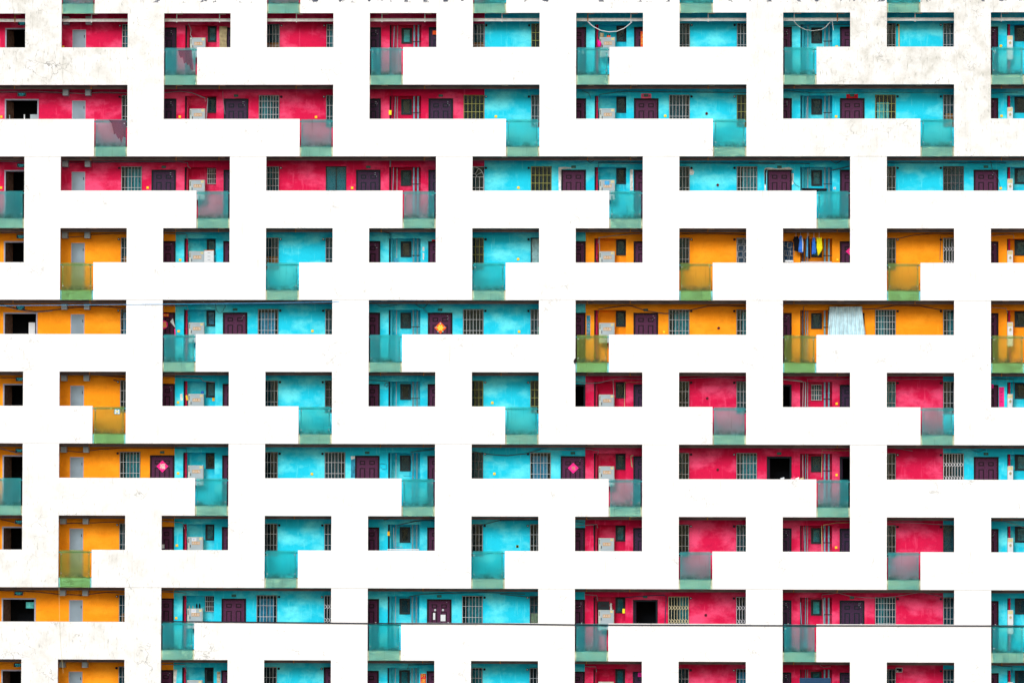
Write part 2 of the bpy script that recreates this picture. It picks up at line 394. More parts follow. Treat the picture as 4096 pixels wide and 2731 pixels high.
# ------------------------------------------------------------------ railings
def make_railing():
    w = W/2
    g = MB().box(.055, w-.065, .035, .047, .0, H-HO-.012); o = g.build('glass_balustrade', 'glass', bld)
    rz = H-HO-.10
    MB().tube([(.003, .09, rz), (w-.003, .09, rz)], .026).build('handrail', 'rail', o)
    MB().box(.003, w-.003, .075, .105, .372, .412).build('bottom_rail', 'rail_o', o)
    p = MB(); p.box(.09, .122, .07, .09, .413, rz-.01); p.box(w-.134, w-.102, .07, .09, .413, rz-.01); p.build('upright', 'rail_d', o)
    for x in (.115, w-.125):
        for z in (rz-.08, .56): MB().disc(x, z, .018, .015, .034, 8).build('glass_clamp', 'chrome', o)
    MB().box(.004, w-.004, .075, .1525, .0, .3695).build('slab_edge', 'edge', o)
    return o
rail0 = make_railing(); first = True
for r in range(-1, 10):
    for a, b in rails(r):
        qa, qb = px((a, 0, Zr(r)-2))[0], px((b, 0, Zr(r)-2))[0]
        if qb < -60 or qa > 4150: continue
        o = rail0 if first else copy(rail0, bld); first = False
        o.location = (a, 0, Zr(r)-H)
        if r >= 3 and (3 < (a+b)/2 < X(0, .9) or (r <= 4 and (a+b)/2 > X(2, .2))):      # panes before orange walls, with the wall's glow put into their colour
            o.material_slots[0].link = 'OBJECT'; o.material_slots[0].material = M['glass_wallglow']
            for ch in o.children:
                if ch.name.startswith('slab_edge'): ch.material_slots[0].link = 'OBJECT'; ch.material_slots[0].material = M['edge_offset']

# thin jagged violet film on three panes
for nm, pts, lab in (('jagged_overlay', [(1525, 430), (1640, 430), (1652, 600), (1632, 598), (1618, 548), (1605, 560), (1592, 535), (1575, 548), (1560, 488), (1545, 498), (1532, 470)], 'jagged violet film on the first whole glass balustrade, top row'),
                     ('jagged_overlay', [(930, 1026), (1082, 1030), (1076, 1180), (1052, 1170), (1037, 1225), (1022, 1180), (1010, 1190), (990, 1145), (975, 1150), (955, 1060)], 'jagged mauve film on the leftmost glass balustrade, second row')):
    q = [T(11, x, y, .03) for x, y in pts]
    tag(MB().prism([(v.x, v.z) for v in q], .026, .031).build(nm, 'overlay'), lab, 'overlay', 'jagged overlays on glass')

# ------------------------------------------------------------------ templates for doors and windows (local origin: upper left, on wall plane)
def door_proto(kind):
    fr, lf = ('doorf', 'door') if kind == 'plum' else ('doorf_b', 'door_b')
    w, h = .985, 2.04
    l = MB(); l.box(.075, w-.075, -.012, .04, -h, -.075)
    for cxx in (.30, w-.30):
        for (z1, z0) in ((-.20, -.37), (-.49, -1.05), (-1.16, -1.85)):
            l.box(cxx-.115, cxx+.115, -.020, -.0125, z0, z1); l.m = 1
            l.box(cxx-.112, cxx+.112, -.0225, -.0202, z0+.003, z1-.003); l.m = 0
            l.box(cxx-.065, cxx+.065, -.034, -.0227, z0+.045, z1-.045)
    lo = l.build('panel_door', [lf, fr])
    f_ = MB(); f_.box(0, .072, -.04, .045, -h, 0); f_.box(w-.072, w, -.04, .045, -h, 0); f_.box(.0725, w-.0725, -.04, .045, -.072, 0)
    f_.build('door_frame', fr, lo)
    MB().box(w-.15, w-.11, -.07, -.013, -1.08, -.92).build('door_handle', 'chrome', lo)
    return lo
def open_door_proto():
    w, h = .985, 2.04
    f_ = MB(); f_.box(0, .072, -.04, .09, -h, 0); f_.box(w-.072, w, -.04, .09, -h, 0); f_.box(.0725, w-.0725, -.04, .09, -.072, 0)
    o = f_.build('open_doorway', 'doorf_b')
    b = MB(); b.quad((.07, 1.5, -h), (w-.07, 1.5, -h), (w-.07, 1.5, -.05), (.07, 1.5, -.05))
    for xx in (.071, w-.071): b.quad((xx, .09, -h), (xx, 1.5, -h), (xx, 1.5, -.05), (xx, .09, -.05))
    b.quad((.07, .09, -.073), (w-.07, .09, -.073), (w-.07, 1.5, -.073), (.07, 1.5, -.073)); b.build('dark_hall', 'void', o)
    l = MB(); l.prism([(.08, -h), (.12, -h), (.12, -.08), (.08, -.08)], .1, .85); l.build('door_leaf', 'door_b', o)
    return o

def bars(mb, w, h, nv, zs, r=.0065, y=-.03):
    for i in range(nv):
        x = .02+(w-.04)*i/(nv-1); mb.tube([(x, y, -h+.02), (x, y, -.02)], r, 5)
    for z in zs: mb.tube([(.01, y+.005, z), (w-.01, y+.005, z)], r, 5)
def window_proto(w, h, back, curtain, grille, gm='chrome', bigframe=False):
    fw = .035
    f_ = MB(); y0 = .0
    for a in ((0, fw, -h, 0), (w-fw, w, -h, 0)): f_.box(a[0], a[1], y0, .06, a[2], a[3])
    f_.box(fw+.0005, w-fw-.0005, y0, .06, -fw, 0); f_.box(fw+.0005, w-fw-.0005, y0, .06, -h, -h+fw)
    f_.box(w/2-.018, w/2+.018, .01, .05, -h+fw+.0005, -fw-.0005)
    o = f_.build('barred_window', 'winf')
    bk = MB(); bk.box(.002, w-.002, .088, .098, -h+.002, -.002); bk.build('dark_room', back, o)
    if curtain:
        c = MB(); x0, x1, zt, zb, mat = curtain; n = 22
        for i in range(n):
            xa, xb = x0+(x1-x0)*i/n, x0+(x1-x0)*(i+1)/n
            ya, yb = .068+.006*math.sin(i*1.9), .068+.006*math.sin((i+1)*1.9)
            c.quad((xa, ya, zb), (xb, yb, zb), (xb, yb, zt), (xa, ya, zt))
            c.quad((xa, .083, zb), (xa, .083, zt), (xb, .083, zt), (xb, .083, zb))
        c.build('curtain', mat, o, smooth=True)
    p = MB(); p.box(fw+.001, w-fw-.001, .030, .034, -h+fw+.001, -fw-.001); p.build('pane', 'pane', o)
    if grille:
        g = MB()
        if grille == 'bars7': bars(g, w, h, 7, (-.02, -.42, -.86, -h+.03))
        elif grille == 'bars6': bars(g, w, h, 6, (-.02, -.36, -.68, -1.02, -h+.03))
        elif grille == 'bars8': bars(g, w, h, 8, (-.02, -.25, -.50, -.78, -1.05, -h+.03))
        elif grille == 'moon':
            bars(g, w, h, 6, (-.43, -.86, -h+.03)); g.v.clear(); g.f.clear(); g.mi.clear()
            for i in range(6):
                x = .02+(w-.04)*i/5; g.tube([(x, -.03, -h), (x, -.03, -.43)], .011, 5)
            for z in (-.02, -.43, -.86, -h+.03): g.tube([(.01, -.025, z), (w-.01, -.025, z)], .011, 5)
            for rr in (.12, .40): g.tube([(w/2+rr*math.cos(t*math.pi/12), -.03, -.43+rr*math.sin(t*math.pi/12)) for t in range(13)], .010, 5)
            for t in (2, 4, 6, 8, 10): g.tube([(w/2+.12*math.cos(t*math.pi/12), -.03, -.43+.12*math.sin(t*math.pi/12)), (w/2+.40*math.cos(t*math.pi/12), -.03, -.43+.40*math.sin(t*math.pi/12))], .009, 5)
        elif grille == 'scissor':
            bars(g, w, h, 8, (-.02, -h+.03), .010)
            n = 7; s_ = (w-.04)/n
            for (za, zb) in ((-.38, -.52), (-.92, -1.06)):
                for i in range(n):
                    for sg in (0, 1):
                        xa = .02+i*s_; pts = []
                        for t in range(7):
                            q = t/6; zz = za+(zb-za)*(q if sg else 1-q) + .05*math.sin(q*math.pi)*(1 if sg else -1)
                            pts.append((xa+s_*q, -.045, zz))
                        g.tube(pts, .010, 4)
        elif grille == 'geo':
            bars(g, w, h, 3, (-.02, -h+.03), .010)
            for j in range(5):
                for i in range(3):
                    a0 = .05+i*.25+(.03 if j % 2 else 0); z1 = -.06-j*.25
                    a1 = min(a0+.2, w-.03); z0 = z1-.2
                    g.tube([(a0, -.03, z1), (a1, -.03, z1), (a1, -.03, z0), (a0, -.03, z0), (a0, -.03, z1)], .008, 4)
        g.build('grille', gm, o)
    return o
def small_proto(inner, mat='winf', barred=False):
    w, h = .40, .63
    f_ = MB()
    f_.box(0, .075, -.045, .0, -h, 0); f_.box(w-.075, w, -.045, .0, -h, 0); f_.box(.0755, w-.0755, -.045, .0, -.075, 0); f_.box(.0755, w-.0755, -.045, .0, -h, -h+.075)
    f_.box(.0758, .09, -.035, 0, -h+.076, -.076); f_.box(w-.09, w-.0758, -.035, 0, -h+.076, -.076)
    o = f_.build('casement_window', mat)
    MB().box(.091, w-.091, -.012, -.004, -h+.077, -.077).build('backing', inner, o)
    MB().box(.091, w-.091, -.024, -.020, -h+.077, -.077).build('pane', 'pane', o)
    if barred:
        g = MB(); 
        for i in range(5):
            x = .03+(w-.06)*i/4; g.tube([(x, -.07, -h), (x, -.07, 0)], .010, 5)
        for z in (-.01, -.22, -.43, -h+.01): g.tube([(0, -.068, z), (w, -.068, z)], .010, 5)
        g.build('grille', 'chrome', o)
    return o

protos = {}
def get(key, maker):
    if key not in protos:
        o = maker(); o.parent = bld; protos[key] = o; return o
    return copy(protos[key], bld)

WW, WH = .83, 1.30
STY = {
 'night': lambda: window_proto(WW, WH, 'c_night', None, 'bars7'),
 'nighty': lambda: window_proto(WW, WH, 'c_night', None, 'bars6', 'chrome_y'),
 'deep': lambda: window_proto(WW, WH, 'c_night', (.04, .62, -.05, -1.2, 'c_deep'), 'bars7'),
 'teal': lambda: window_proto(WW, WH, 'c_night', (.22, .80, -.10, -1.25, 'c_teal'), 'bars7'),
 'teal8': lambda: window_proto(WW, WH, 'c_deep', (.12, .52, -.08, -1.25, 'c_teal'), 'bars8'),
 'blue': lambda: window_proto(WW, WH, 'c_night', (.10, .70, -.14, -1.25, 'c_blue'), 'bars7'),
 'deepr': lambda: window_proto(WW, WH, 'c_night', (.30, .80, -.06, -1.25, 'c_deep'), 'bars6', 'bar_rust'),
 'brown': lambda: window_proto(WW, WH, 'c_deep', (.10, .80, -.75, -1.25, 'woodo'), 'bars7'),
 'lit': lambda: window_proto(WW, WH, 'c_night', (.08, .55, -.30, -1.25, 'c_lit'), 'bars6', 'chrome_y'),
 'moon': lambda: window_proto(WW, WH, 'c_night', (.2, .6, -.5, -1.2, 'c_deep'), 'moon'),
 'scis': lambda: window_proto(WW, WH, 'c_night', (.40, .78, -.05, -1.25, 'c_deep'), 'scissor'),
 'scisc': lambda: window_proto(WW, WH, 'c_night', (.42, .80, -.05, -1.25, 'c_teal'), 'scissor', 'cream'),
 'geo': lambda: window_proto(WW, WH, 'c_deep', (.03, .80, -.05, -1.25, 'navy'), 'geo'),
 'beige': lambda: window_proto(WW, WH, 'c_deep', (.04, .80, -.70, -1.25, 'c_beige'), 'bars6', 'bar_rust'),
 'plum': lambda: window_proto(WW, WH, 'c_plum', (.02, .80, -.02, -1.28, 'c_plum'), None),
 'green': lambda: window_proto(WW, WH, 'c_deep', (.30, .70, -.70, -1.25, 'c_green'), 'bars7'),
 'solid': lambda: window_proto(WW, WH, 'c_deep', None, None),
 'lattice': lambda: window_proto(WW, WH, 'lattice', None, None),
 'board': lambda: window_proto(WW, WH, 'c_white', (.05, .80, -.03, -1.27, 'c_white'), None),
}
# style of every barred window: (row, unit, slot)
WS = {(0, -1, 2): 'teal8', (0, 0, 1): 'brown', (0, 0, 2): 'teal8', (0, 1, 1): 'brown', (0, 1, 2): 'nighty', (0, 2, 1): 'deep', (0, 2, 2): 'deep', (0, 3, 1): 'night', (0, 3, 2): 'deep',
 (1, -1, 2): 'teal', (1, 0, 1): 'teal8', (1, 0, 2): 'deep', (1, 1, 1): 'nighty', (1, 1, 2): 'deep', (1, 2, 1): 'deep', (1, 2, 2): 'nighty', (1, 3, 1): 'lit', (1, 3, 2): 'brown',
 (2, -1, 2): 'teal', (2, 0, 1): 'teal8', (2, 0, 2): 'lattice', (2, 1, 1): 'moon', (2, 1, 2): 'nighty', (2, 2, 1): 'deep', (2, 2, 2): 'teal', (2, 3, 1): 'night', (2, 3, 2): 'deepr',
 (3, -1, 2): 'brown', (3, 0, 1): 'brown', (3, 0, 2): 'deep', (3, 1, 1): 'nighty', (3, 1, 2): 'board', (3, 2, 1): 'deep', (3, 2, 2): 'geo', (3, 3, 1): 'deep', (3, 3, 2): 'scis',
 (4, -1, 2): 'blue', (4, 0, 1): 'blue', (4, 0, 2): 'deep', (4, 1, 1): 'night', (4, 1, 2): 'green', (4, 2, 1): 'teal', (4, 2, 2): 'teal', (4, 3, 1): 'teal8', (4, 3, 2): 'teal',
 (5, -1, 2): 'teal', (5, 0, 1): 'deep', (5, 0, 2): 'deepr', (5, 1, 1): 'nighty', (5, 1, 2): 'nighty', (5, 2, 1): 'night', (5, 2, 2): 'deep', (5, 3, 1): 'teal', (5, 3, 2): 'night',
 (6, -1, 2): 'teal', (6, 0, 1): 'night', (6, 0, 2): 'deep', (6, 1, 1): 'deepr', (6, 1, 2): 'blue', (6, 2, 1): 'deep', (6, 2, 2): 'teal', (6, 3, 1): 'night', (6, 3, 2): 'scis',
 (7, -1, 2): 'deep', (7, 0, 1): 'night', (7, 0, 2): 'deep', (7, 1, 1): 'night', (7, 1, 2): 'night', (7, 2, 1): 'night', (7, 2, 2): 'deep', (7, 3, 1): 'deep', (7, 3, 2): 'solid',
 (8, -1, 2): 'brown', (8, 0, 1): 'blue', (8, 0, 2): 'scis', (8, 1, 1): 'teal', (8, 1, 2): 'beige', (8, 2, 1): 'scisc', (8, 2, 2): 'scis', (8, 3, 1): 'teal8', (8, 3, 2): 'deep',
 (9, -1, 2): 'deep', (9, 0, 1): 'night', (9, 0, 2): 'plum', (9, 1, 1): 'teal', (9, 1, 2): 'night', (9, 2, 1): 'deep', (9, 2, 2): 'blue', (9, 3, 1): 'deep', (9, 3, 2): 'deep'}
OPEN = {(5, 2, 1), (5, 3, 1), (6, 3, 1), (6, 3, 2), (8, 2, 2)}
# wall colours: boundaries in metres (door/window edges)
B1, B2, B3, B4 = X(0, .985), X(2, .985), X(3, 7.02), X(1, 5.15)
def spans(r):
    if r <= 2: return [(XL+.15, B4, 'red'), (B4, XR-.15, 'cyan')]
    if r <= 4: return [(XL+.15, B1, 'orange'), (B1, B2, 'cyan'), (B2, XR-.15, 'orange')]
    return [(XL+.15, B1, 'orange'), (B1, B2, 'cyan'), (B2, B3, 'red'), (B3, XR-.15, 'cyan')]
def wall_col(r, x):
    for a, b, c in spans(r):
        if a <= x < b: return c
    return 'cyan'
# the left stair unit, measured on the second row
OXa, OXb = T(11, 42, 850).x, T(11, 332, 850).x
GXa, GXb = T(11, 617, 865).x, T(11, 732, 865).x

plates = []; caps = MB()
for r in ROWS:
    zr = Zr(r); ztop = zr+(.20 if r == 0 else -.002); zbot = zr-H+.37
    holes = []; rec = []
    for u in range(-1, 5):
        for off, k in ((0, 1), (2.905, 2)):
            xa = X(u, off)
            if not visible(r, xa, xa+.985): continue
            if u == -1: continue
            holes.append((xa+.01, xa+.975, zr-.44-2.04, zr-.45))
            key = (r, u, k)
            if key in OPEN: o = get('open', open_door_proto)
            else: o = get('plum' if wall_col(r, xa) != 'red' else 'navy', (lambda kk=('plum' if wall_col(r, xa) != 'red' else 'navy'): door_proto(kk)))
            o.location = (xa, YB, zr-.44)
            if R.random() < .6 and key not in OPEN:
                for j in range(R.randint(1, 3)):
                    sx, sz, sw = .74+R.uniform(0, .08), -.12-.07*j, R.uniform(.02, .06)
                    MB().box(sx, sx+sw, -.0385, -.0345, sz-.014, sz).build('sticker', 'cab', o)
                if R.random() < .4: MB().box(.43, .52, -.0385, -.0345, -1.0, -.97).build('door_notice', 'white', o)
            if k == (2 if r in (1, 4, 8) else 1) and r in (1, 2, 4, 6, 8) and px((xa+.5, 0, zr))[0] < 4090: plates.append((r, xa+.49, zr))
        if u > -2:
            for off, k in ((4.31, 1), (7.02, 2)):
                xa = X(u, off)
                if u == -1 and k == 1: continue
                if not visible(r, xa, xa+WW): continue
                s = WS.get((r, u, k), 'deep')
                if (r, u, k) == (2, 3, 2): pass
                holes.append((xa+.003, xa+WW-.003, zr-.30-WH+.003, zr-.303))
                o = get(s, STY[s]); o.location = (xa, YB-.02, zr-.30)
                cxp = xa+WW+.075 if k == 1 else xa-.085
                if visible(r, cxp-.05, cxp+.05) and s not in ('lattice',):
                    white = R.random() < .35
                    m = MB(); m.disc(cxp, zr-.37, .048, YB-.05, YB-.003, 12); m.m = 1; m.disc(cxp, zr-.37, .026, YB-.10, YB-.051, 10)
                    m.build('pipe_cap', ['cable_k', 'white' if white else 'cable_k'], bld)
        if u >= 0:
            xa, xb = X(u, 1.33), X(u, 2.60)
            if visible(r, xa, xb) or visible(r, xa, xa+.5):
                rec.append((xa, xb)); holes.append((xa, xb, zbot+.002, zr-.33))
    if 0 <= r <= 9:
        if visible(r, OXa, OXb): holes.append((OXa, OXb, zbot+.002, zr-.45))
        if visible(r, GXa, GXb): holes.append((GXa+.01, GXb-.01, zbot+.002, zr-.53))
    for a, b, c in spans(r):
        m = MB(); hs = [h for h in holes if h[1] > a and h[0] < b]
        cells(m, a+.0005, b-.0005, zbot+.001, ztop, hs, YB, YB+.10)
        for xa, xb in rec:
            if not (a <= xa < b): continue
            zt, zb = zr-.33, zbot+.002; y1 = YB+.55
            m.quad((xa, y1, zb), (xb, y1, zb), (xb, y1, zt), (xa, y1, zt))
            m.quad((xa, YB+.101, zb), (xa, y1, zb), (xa, y1, zt), (xa, YB+.101, zt))
            m.quad((xb, YB+.101, zb), (xb, YB+.101, zt), (xb, y1, zt), (xb, y1, zb))
            m.quad((xa, YB+.101, zt), (xa, y1, zt), (xb, y1, zt), (xb, YB+.101, zt))
            m.quad((xa, YB+.101, zb), (xb, YB+.101, zb), (xb, y1, zb), (xa, y1, zb))
        w = m.build('corridor_wall', c, bld); w['label'] = {'red': 'crimson', 'cyan': 'turquoise', 'orange': 'orange'}[c]+' painted corridor wall'

# ------------------------------------------------------------------ inside the alcoves
ORD = ['top', 'second', 'third', 'fourth', 'fifth', 'sixth', 'seventh', 'eighth', 'ninth', 'bottom']
def rowname(r): return ORD[r]+' row'
CN = {'red': 'crimson', 'cyan': 'turquoise', 'orange': 'orange'}
def cab_proto():
    o = link('hose_cabinet', None)
    b = MB(); b.box(0, .62, .0, .24, -.80, 0); b.build('cabinet_box', 'cabf', o)
    d = MB(); d.box(.085, .60, -.018, -.0005, -.78, -.02); dd = d.build('cabinet_door', 'cab', o)
    MB().box(.17, .50, -.024, -.0185, -.31, -.18).build('name_plate', 'brown', dd)
    letters(MB(), '消火栓', .335, -.245, -.0245, .11).build('lettering', 'white', dd)
    MB().box(.47, .58, -.022, -.0185, -.12, -.03).build('inspection_card', 'sand', dd)
    MB().box(.10, .125, -.035, -.0185, -.42, -.31).build('latch', 'ink', dd)
    v = MB()
    for k in range(4): v.box(.02, .06, -.006, -.0005, -.10-.045*k, -.075-.045*k)
    v.build('vent_slots', 'ink', o)
    return o
cab0 = None; sm = ['c_deep', 'c_night', 'c_teal', 'c_brown', 'c_blue', 'c_lit']
SMI = {(0, 1): 'c_lit', (1, 1): 'c_brown', (2, 1): 'c_deep', (3, 1): 'c_brown', (4, 1): 'c_deep', (5, 1): 'c_night', (6, 1): 'c_deep', (7, 1): 'c_night', (8, 1): 'c_deep', (9, 1): 'c_teal',
       (8, 3): 'c_lit', (4, 0): 'c_blue', (1, 3): 'c_deep', (2, 3): 'c_teal', (5, 3): 'c_teal'}
BARS = {(2, 0), (5, 3), (8, 0)}
for r in range(10):
    zr = Zr(r)
    for u in range(0, 5):
        xa, xb = X(u, 1.33), X(u, 2.60)
        if not visible(r, xa, xb): continue
        A = u % 2 == 0; col = wall_col(r, xa+.1); z_bot = zr-H+.372; zt = zr-.332
        # window in the alcove
        off = 2.19 if A else 1.77
        if u == 4: off = 1.66
        inner = SMI.get((r, u), R.choice(sm[:3])); barred = (r, u) in BARS
        key = 'small'+inner+str(barred)
        o = get(key, lambda: small_proto(inner, 'winf', barred)); o.location = (X(u, off), YB+.548, zr-(.345 if A else .42)); o.scale = (1.08 if not A else 1, 1, 1) if u < 4 else (1.35, 1, 1)
        # pipes
        if A:
            m = MB(); m.tube([(X(u, 1.425), YB+.20, z_bot), (X(u, 1.425), YB+.20, zt)], .042, 10)
            for zz in (.55, 1.1, 2.0): m.tube([(X(u, 1.425), YB+.20, zr-zz-.03), (X(u, 1.425), YB+.20, zr-zz+.03)], .056, 10)
            m.build('riser_pipe', 'pipe_r', bld, smooth=False)
            m = MB().box(X(u, 1.335), X(u, 1.375), YB+.11, YB+.30, z_bot, zt); m.build('jamb_shade', 'cable_k', bld)  # black strip standing in for the shade on the left jamb
            if u < 4:
                if cab0 is None: cab0 = c = cab_proto()
                else: c = copy(cab0)
                c.location = (X(u, 1.525), YB+.02, zr-.845)
                side = 'left' if u == 0 else 'centre-right'
                tag(c, 'grey hose cabinet in the %s alcove, %s, %s stack' % (CN[col], rowname(r), side), 'cabinet', 'hose cabinets in the alcoves')
            else:
                c = link('switch_box', None, None, (X(4, 1.345), YB+.02, zr-.80))
                MB().box(0, .22, 0, .2, -.95, 0).build('box_body', 'white', c)
                MB().box(.02, .2, -.012, -.0005, -.16, -.03).build('box_label', 'sand', c)
                MB().prism([(.06, -.28), (.13, -.22), (.17, -.30), (.10, -.36)], -.03, -.0005).build('lever', 'c_beige', c)
                tag(c, 'slim white switch box in the %s alcove, right edge, %s' % (CN[col], rowname(r)), 'box', 'switch boxes at the right edge')
        else:
            pm = {'red': 'pipe_r', 'cyan': 'pipe_c', 'orange': 'cond_d'}[col]
            m = MB(); m.tube([(X(u, 1.43), YB+.16, z_bot), (X(u, 1.43), YB+.16, zt)], .036, 8)
            m.tube([(X(u, 1.43), YB+.16, zr-.62), (X(u, 1.43), YB+.16, zr-.56)], .048, 8); m.build('riser_pipe', pm, bld)
            m = MB().box(X(u, 1.335), X(u, 1.37), YB+.11, YB+.35, z_bot, zt); m.build('jamb_shade', 'cable_k', bld)  # shaded left jamb, painted as a black strip
            MB().tube([(X(u, 1.62), YB+.30, z_bot), (X(u, 1.63), YB+.30, zt)], .017, 6).build('conduit', 'conduit', bld)
            if u == 3: MB().tube([(X(u, 1.54), YB+.28, z_bot), (X(u, 1.55), YB+.28, zt)], .015, 6).build('conduit', 'pipe_c', bld)
            for oo in (2.31, 2.475):
                m = MB().tube([(X(u, oo), YB+.18, z_bot), (X(u, oo), YB+.18, zt)], .034, 9)
                m.tube([(X(u, oo), YB+.18, zr-.80), (X(u, oo), YB+.18, zr-.74)], .044, 9)
                m.build('drain_pipe', 'pipe_b' if col != 'cyan' else 'pipe_g', bld)
            if not (r in (6, 7, 8) and u == 1): MB().box(X(u, 2.24), X(u, 2.59), YB+.11, YB+.135, zr-1.02, zr-.99).build('pipe_bracket', 'cable_k', bld)

# ------------------------------------------------------------------ the stair openings, grey doors, stub beams, exit signs (left edge)
def stair_proto():
    w = OXb-OXa; h = 2.04
    f_ = MB(); f_.box(0, .055, -.03, .10, -h, 0); f_.box(w-.055, w, -.03, .10, -h, 0); f_.box(.0555, w-.0555, -.03, .10, -.055, 0)
    o = f_.build('stair_doorway', 'greyf')
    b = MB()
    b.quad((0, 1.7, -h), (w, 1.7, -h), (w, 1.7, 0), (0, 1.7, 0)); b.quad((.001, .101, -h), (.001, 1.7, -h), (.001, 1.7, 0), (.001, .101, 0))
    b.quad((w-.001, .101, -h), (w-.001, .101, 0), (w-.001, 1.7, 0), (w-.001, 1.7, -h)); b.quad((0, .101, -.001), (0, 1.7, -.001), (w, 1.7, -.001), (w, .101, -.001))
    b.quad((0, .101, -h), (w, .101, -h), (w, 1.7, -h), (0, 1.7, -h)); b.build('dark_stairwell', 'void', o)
    l = MB(); l.quad((.06, .11, -h), (.24, .75, -h), (.24, .75, -.06), (.06, .11, -.06)); l.quad((.085, .10, -h), (.085, .10, -.06), (.265, .74, -.06), (.265, .74, -h))
    l.build('door_leaf', 'c_brown', o)
    return o
def grey_proto():
    w = GXb-GXa; h = 1.96
    f_ = MB(); f_.box(0, .03, -.02, .06, -h, 0); f_.box(w-.03, w, -.02, .06, -h, 0); f_.box(.0305, w-.0305, -.02, .06, -.03, 0)
    o = f_.build('service_door', 'greyf')
    MB().box(.033, w-.033, -.005, .04, -h, -.033).build('door_leaf', 'grey', o)
    MB().box(w-.075, w-.05, -.02, -.0055, -.33, -.22).build('door_handle', 'ink', o)
    return o
def exit_proto():
    o = link('exit_sign', None)
    MB().box(0, .335, -.06, -.001, -.135, 0).build('sign_box', 'signbox', o)
    e = MB(); e.box(-.006, -.0005, -.063, 0, -.14, .005); e.box(.3355, .341, -.063, 0, -.14, .005); e.box(0, .335, -.063, 0, .0005, .006); e.box(0, .335, -.063, 0, -.141, -.1355); e.build('sign_rim', 'greyf', o)
    m = MB(); letters(m, '安全出口', .167, -.045, -.0605, .066); letters(m, 'EXIT', .167, -.105, -.0605, .05, sx=1.6)
    m.build('lettering', 'signlit', o); return o
ex0 = None; exX = T(11, 152, 800).x
for r in range(10):
    zr = Zr(r)
    o = get('stair', stair_proto); o.location = (OXa, YB, zr-.45)
    if visible(r, GXa, GXb): o = get('grey', grey_proto); o.location = (GXa, YB, zr-.52)
    if ex0 is None: ex0 = e = exit_proto()
    else: e = copy(ex0)
    e.location = (exX, YB, zr-.20)
    tag(e, 'black exit sign with cyan writing, %s wall, left edge, %s' % (CN[wall_col(r, 0)], rowname(r)), 'exit sign', 'exit signs over the stair doorways')
    for xz in ((548, 594), (740, 785)):
        a, b = T(11, xz[0], 800).x, T(11, xz[1], 800).x
        if visible(r, a, b): MB().box(a, b, YB-.45, YB-.002, zr-.345, zr-.025).build('stub_beam', 'cab', bld)
# pale things inside the stair doorways
for t, x0, x1, y0, y1, mt in ((11, 258, 325, 980, 1018, 'cab'), (11, 203, 213, 980, 1018, 'white'), (11, 65, 85, 985, 1018, 'cab'), (21, 245, 300, 1475, 1560, 'white'), (41, 222, 290, 868, 920, 'c_lit')):
    a, b = T(t, x0, y1, YB+.3), T(t, x1, y0, YB+.3); MB().box(a.x, b.x, YB+.3, YB+.34, a.z-(.6 if y1 > 1000 else 0), b.z).build('stair_panel', mt, bld)

# ------------------------------------------------------------------ cable trays, hangers, ceiling plates
for r in range(-1, 11):
    zr = Zr(r); m = MB()
    za, zb, mt = ((.155, .262, 'tray_lit') if r == 0 else (.022, .112, 'tray'))
    m.box(XL+.2, XR-.2 if r not in (0, 5, 6) else X(4, 2.2), .62, .80, zr-zb, zr-za)
    m.box(XL+.2, XR-.2 if r not in (0, 5, 6) else X(4, 2.2), .612, .6195, zr-zb-.012, zr-zb+.012)
    m.build('cable_tray', mt, bld)
    for u in range(-1, 5):
        for off in (1.07, 2.79, 5.88):
            x = X(u, off)
            if r >= 0 and visible(r, x-.03, x+.03, .6):
                MB().box(x-.018, x+.018, .575, .61, zr-(.31 if r == 0 else .13), zr+(.19 if r == 0 else -.003)).build('tray_hanger', R.choice(['rust', 'tray_lit', 'tray_lit']) if r == 0 else R.choice(['rust', 'tray']), bld)
            if r >= 0 and visible(r, x+.05, x+.29, .3):
                MB().box(x+.02, x+.27, .17, .40, zr-.018, zr-.002).build('ceiling_plate', 'ceil', bld)

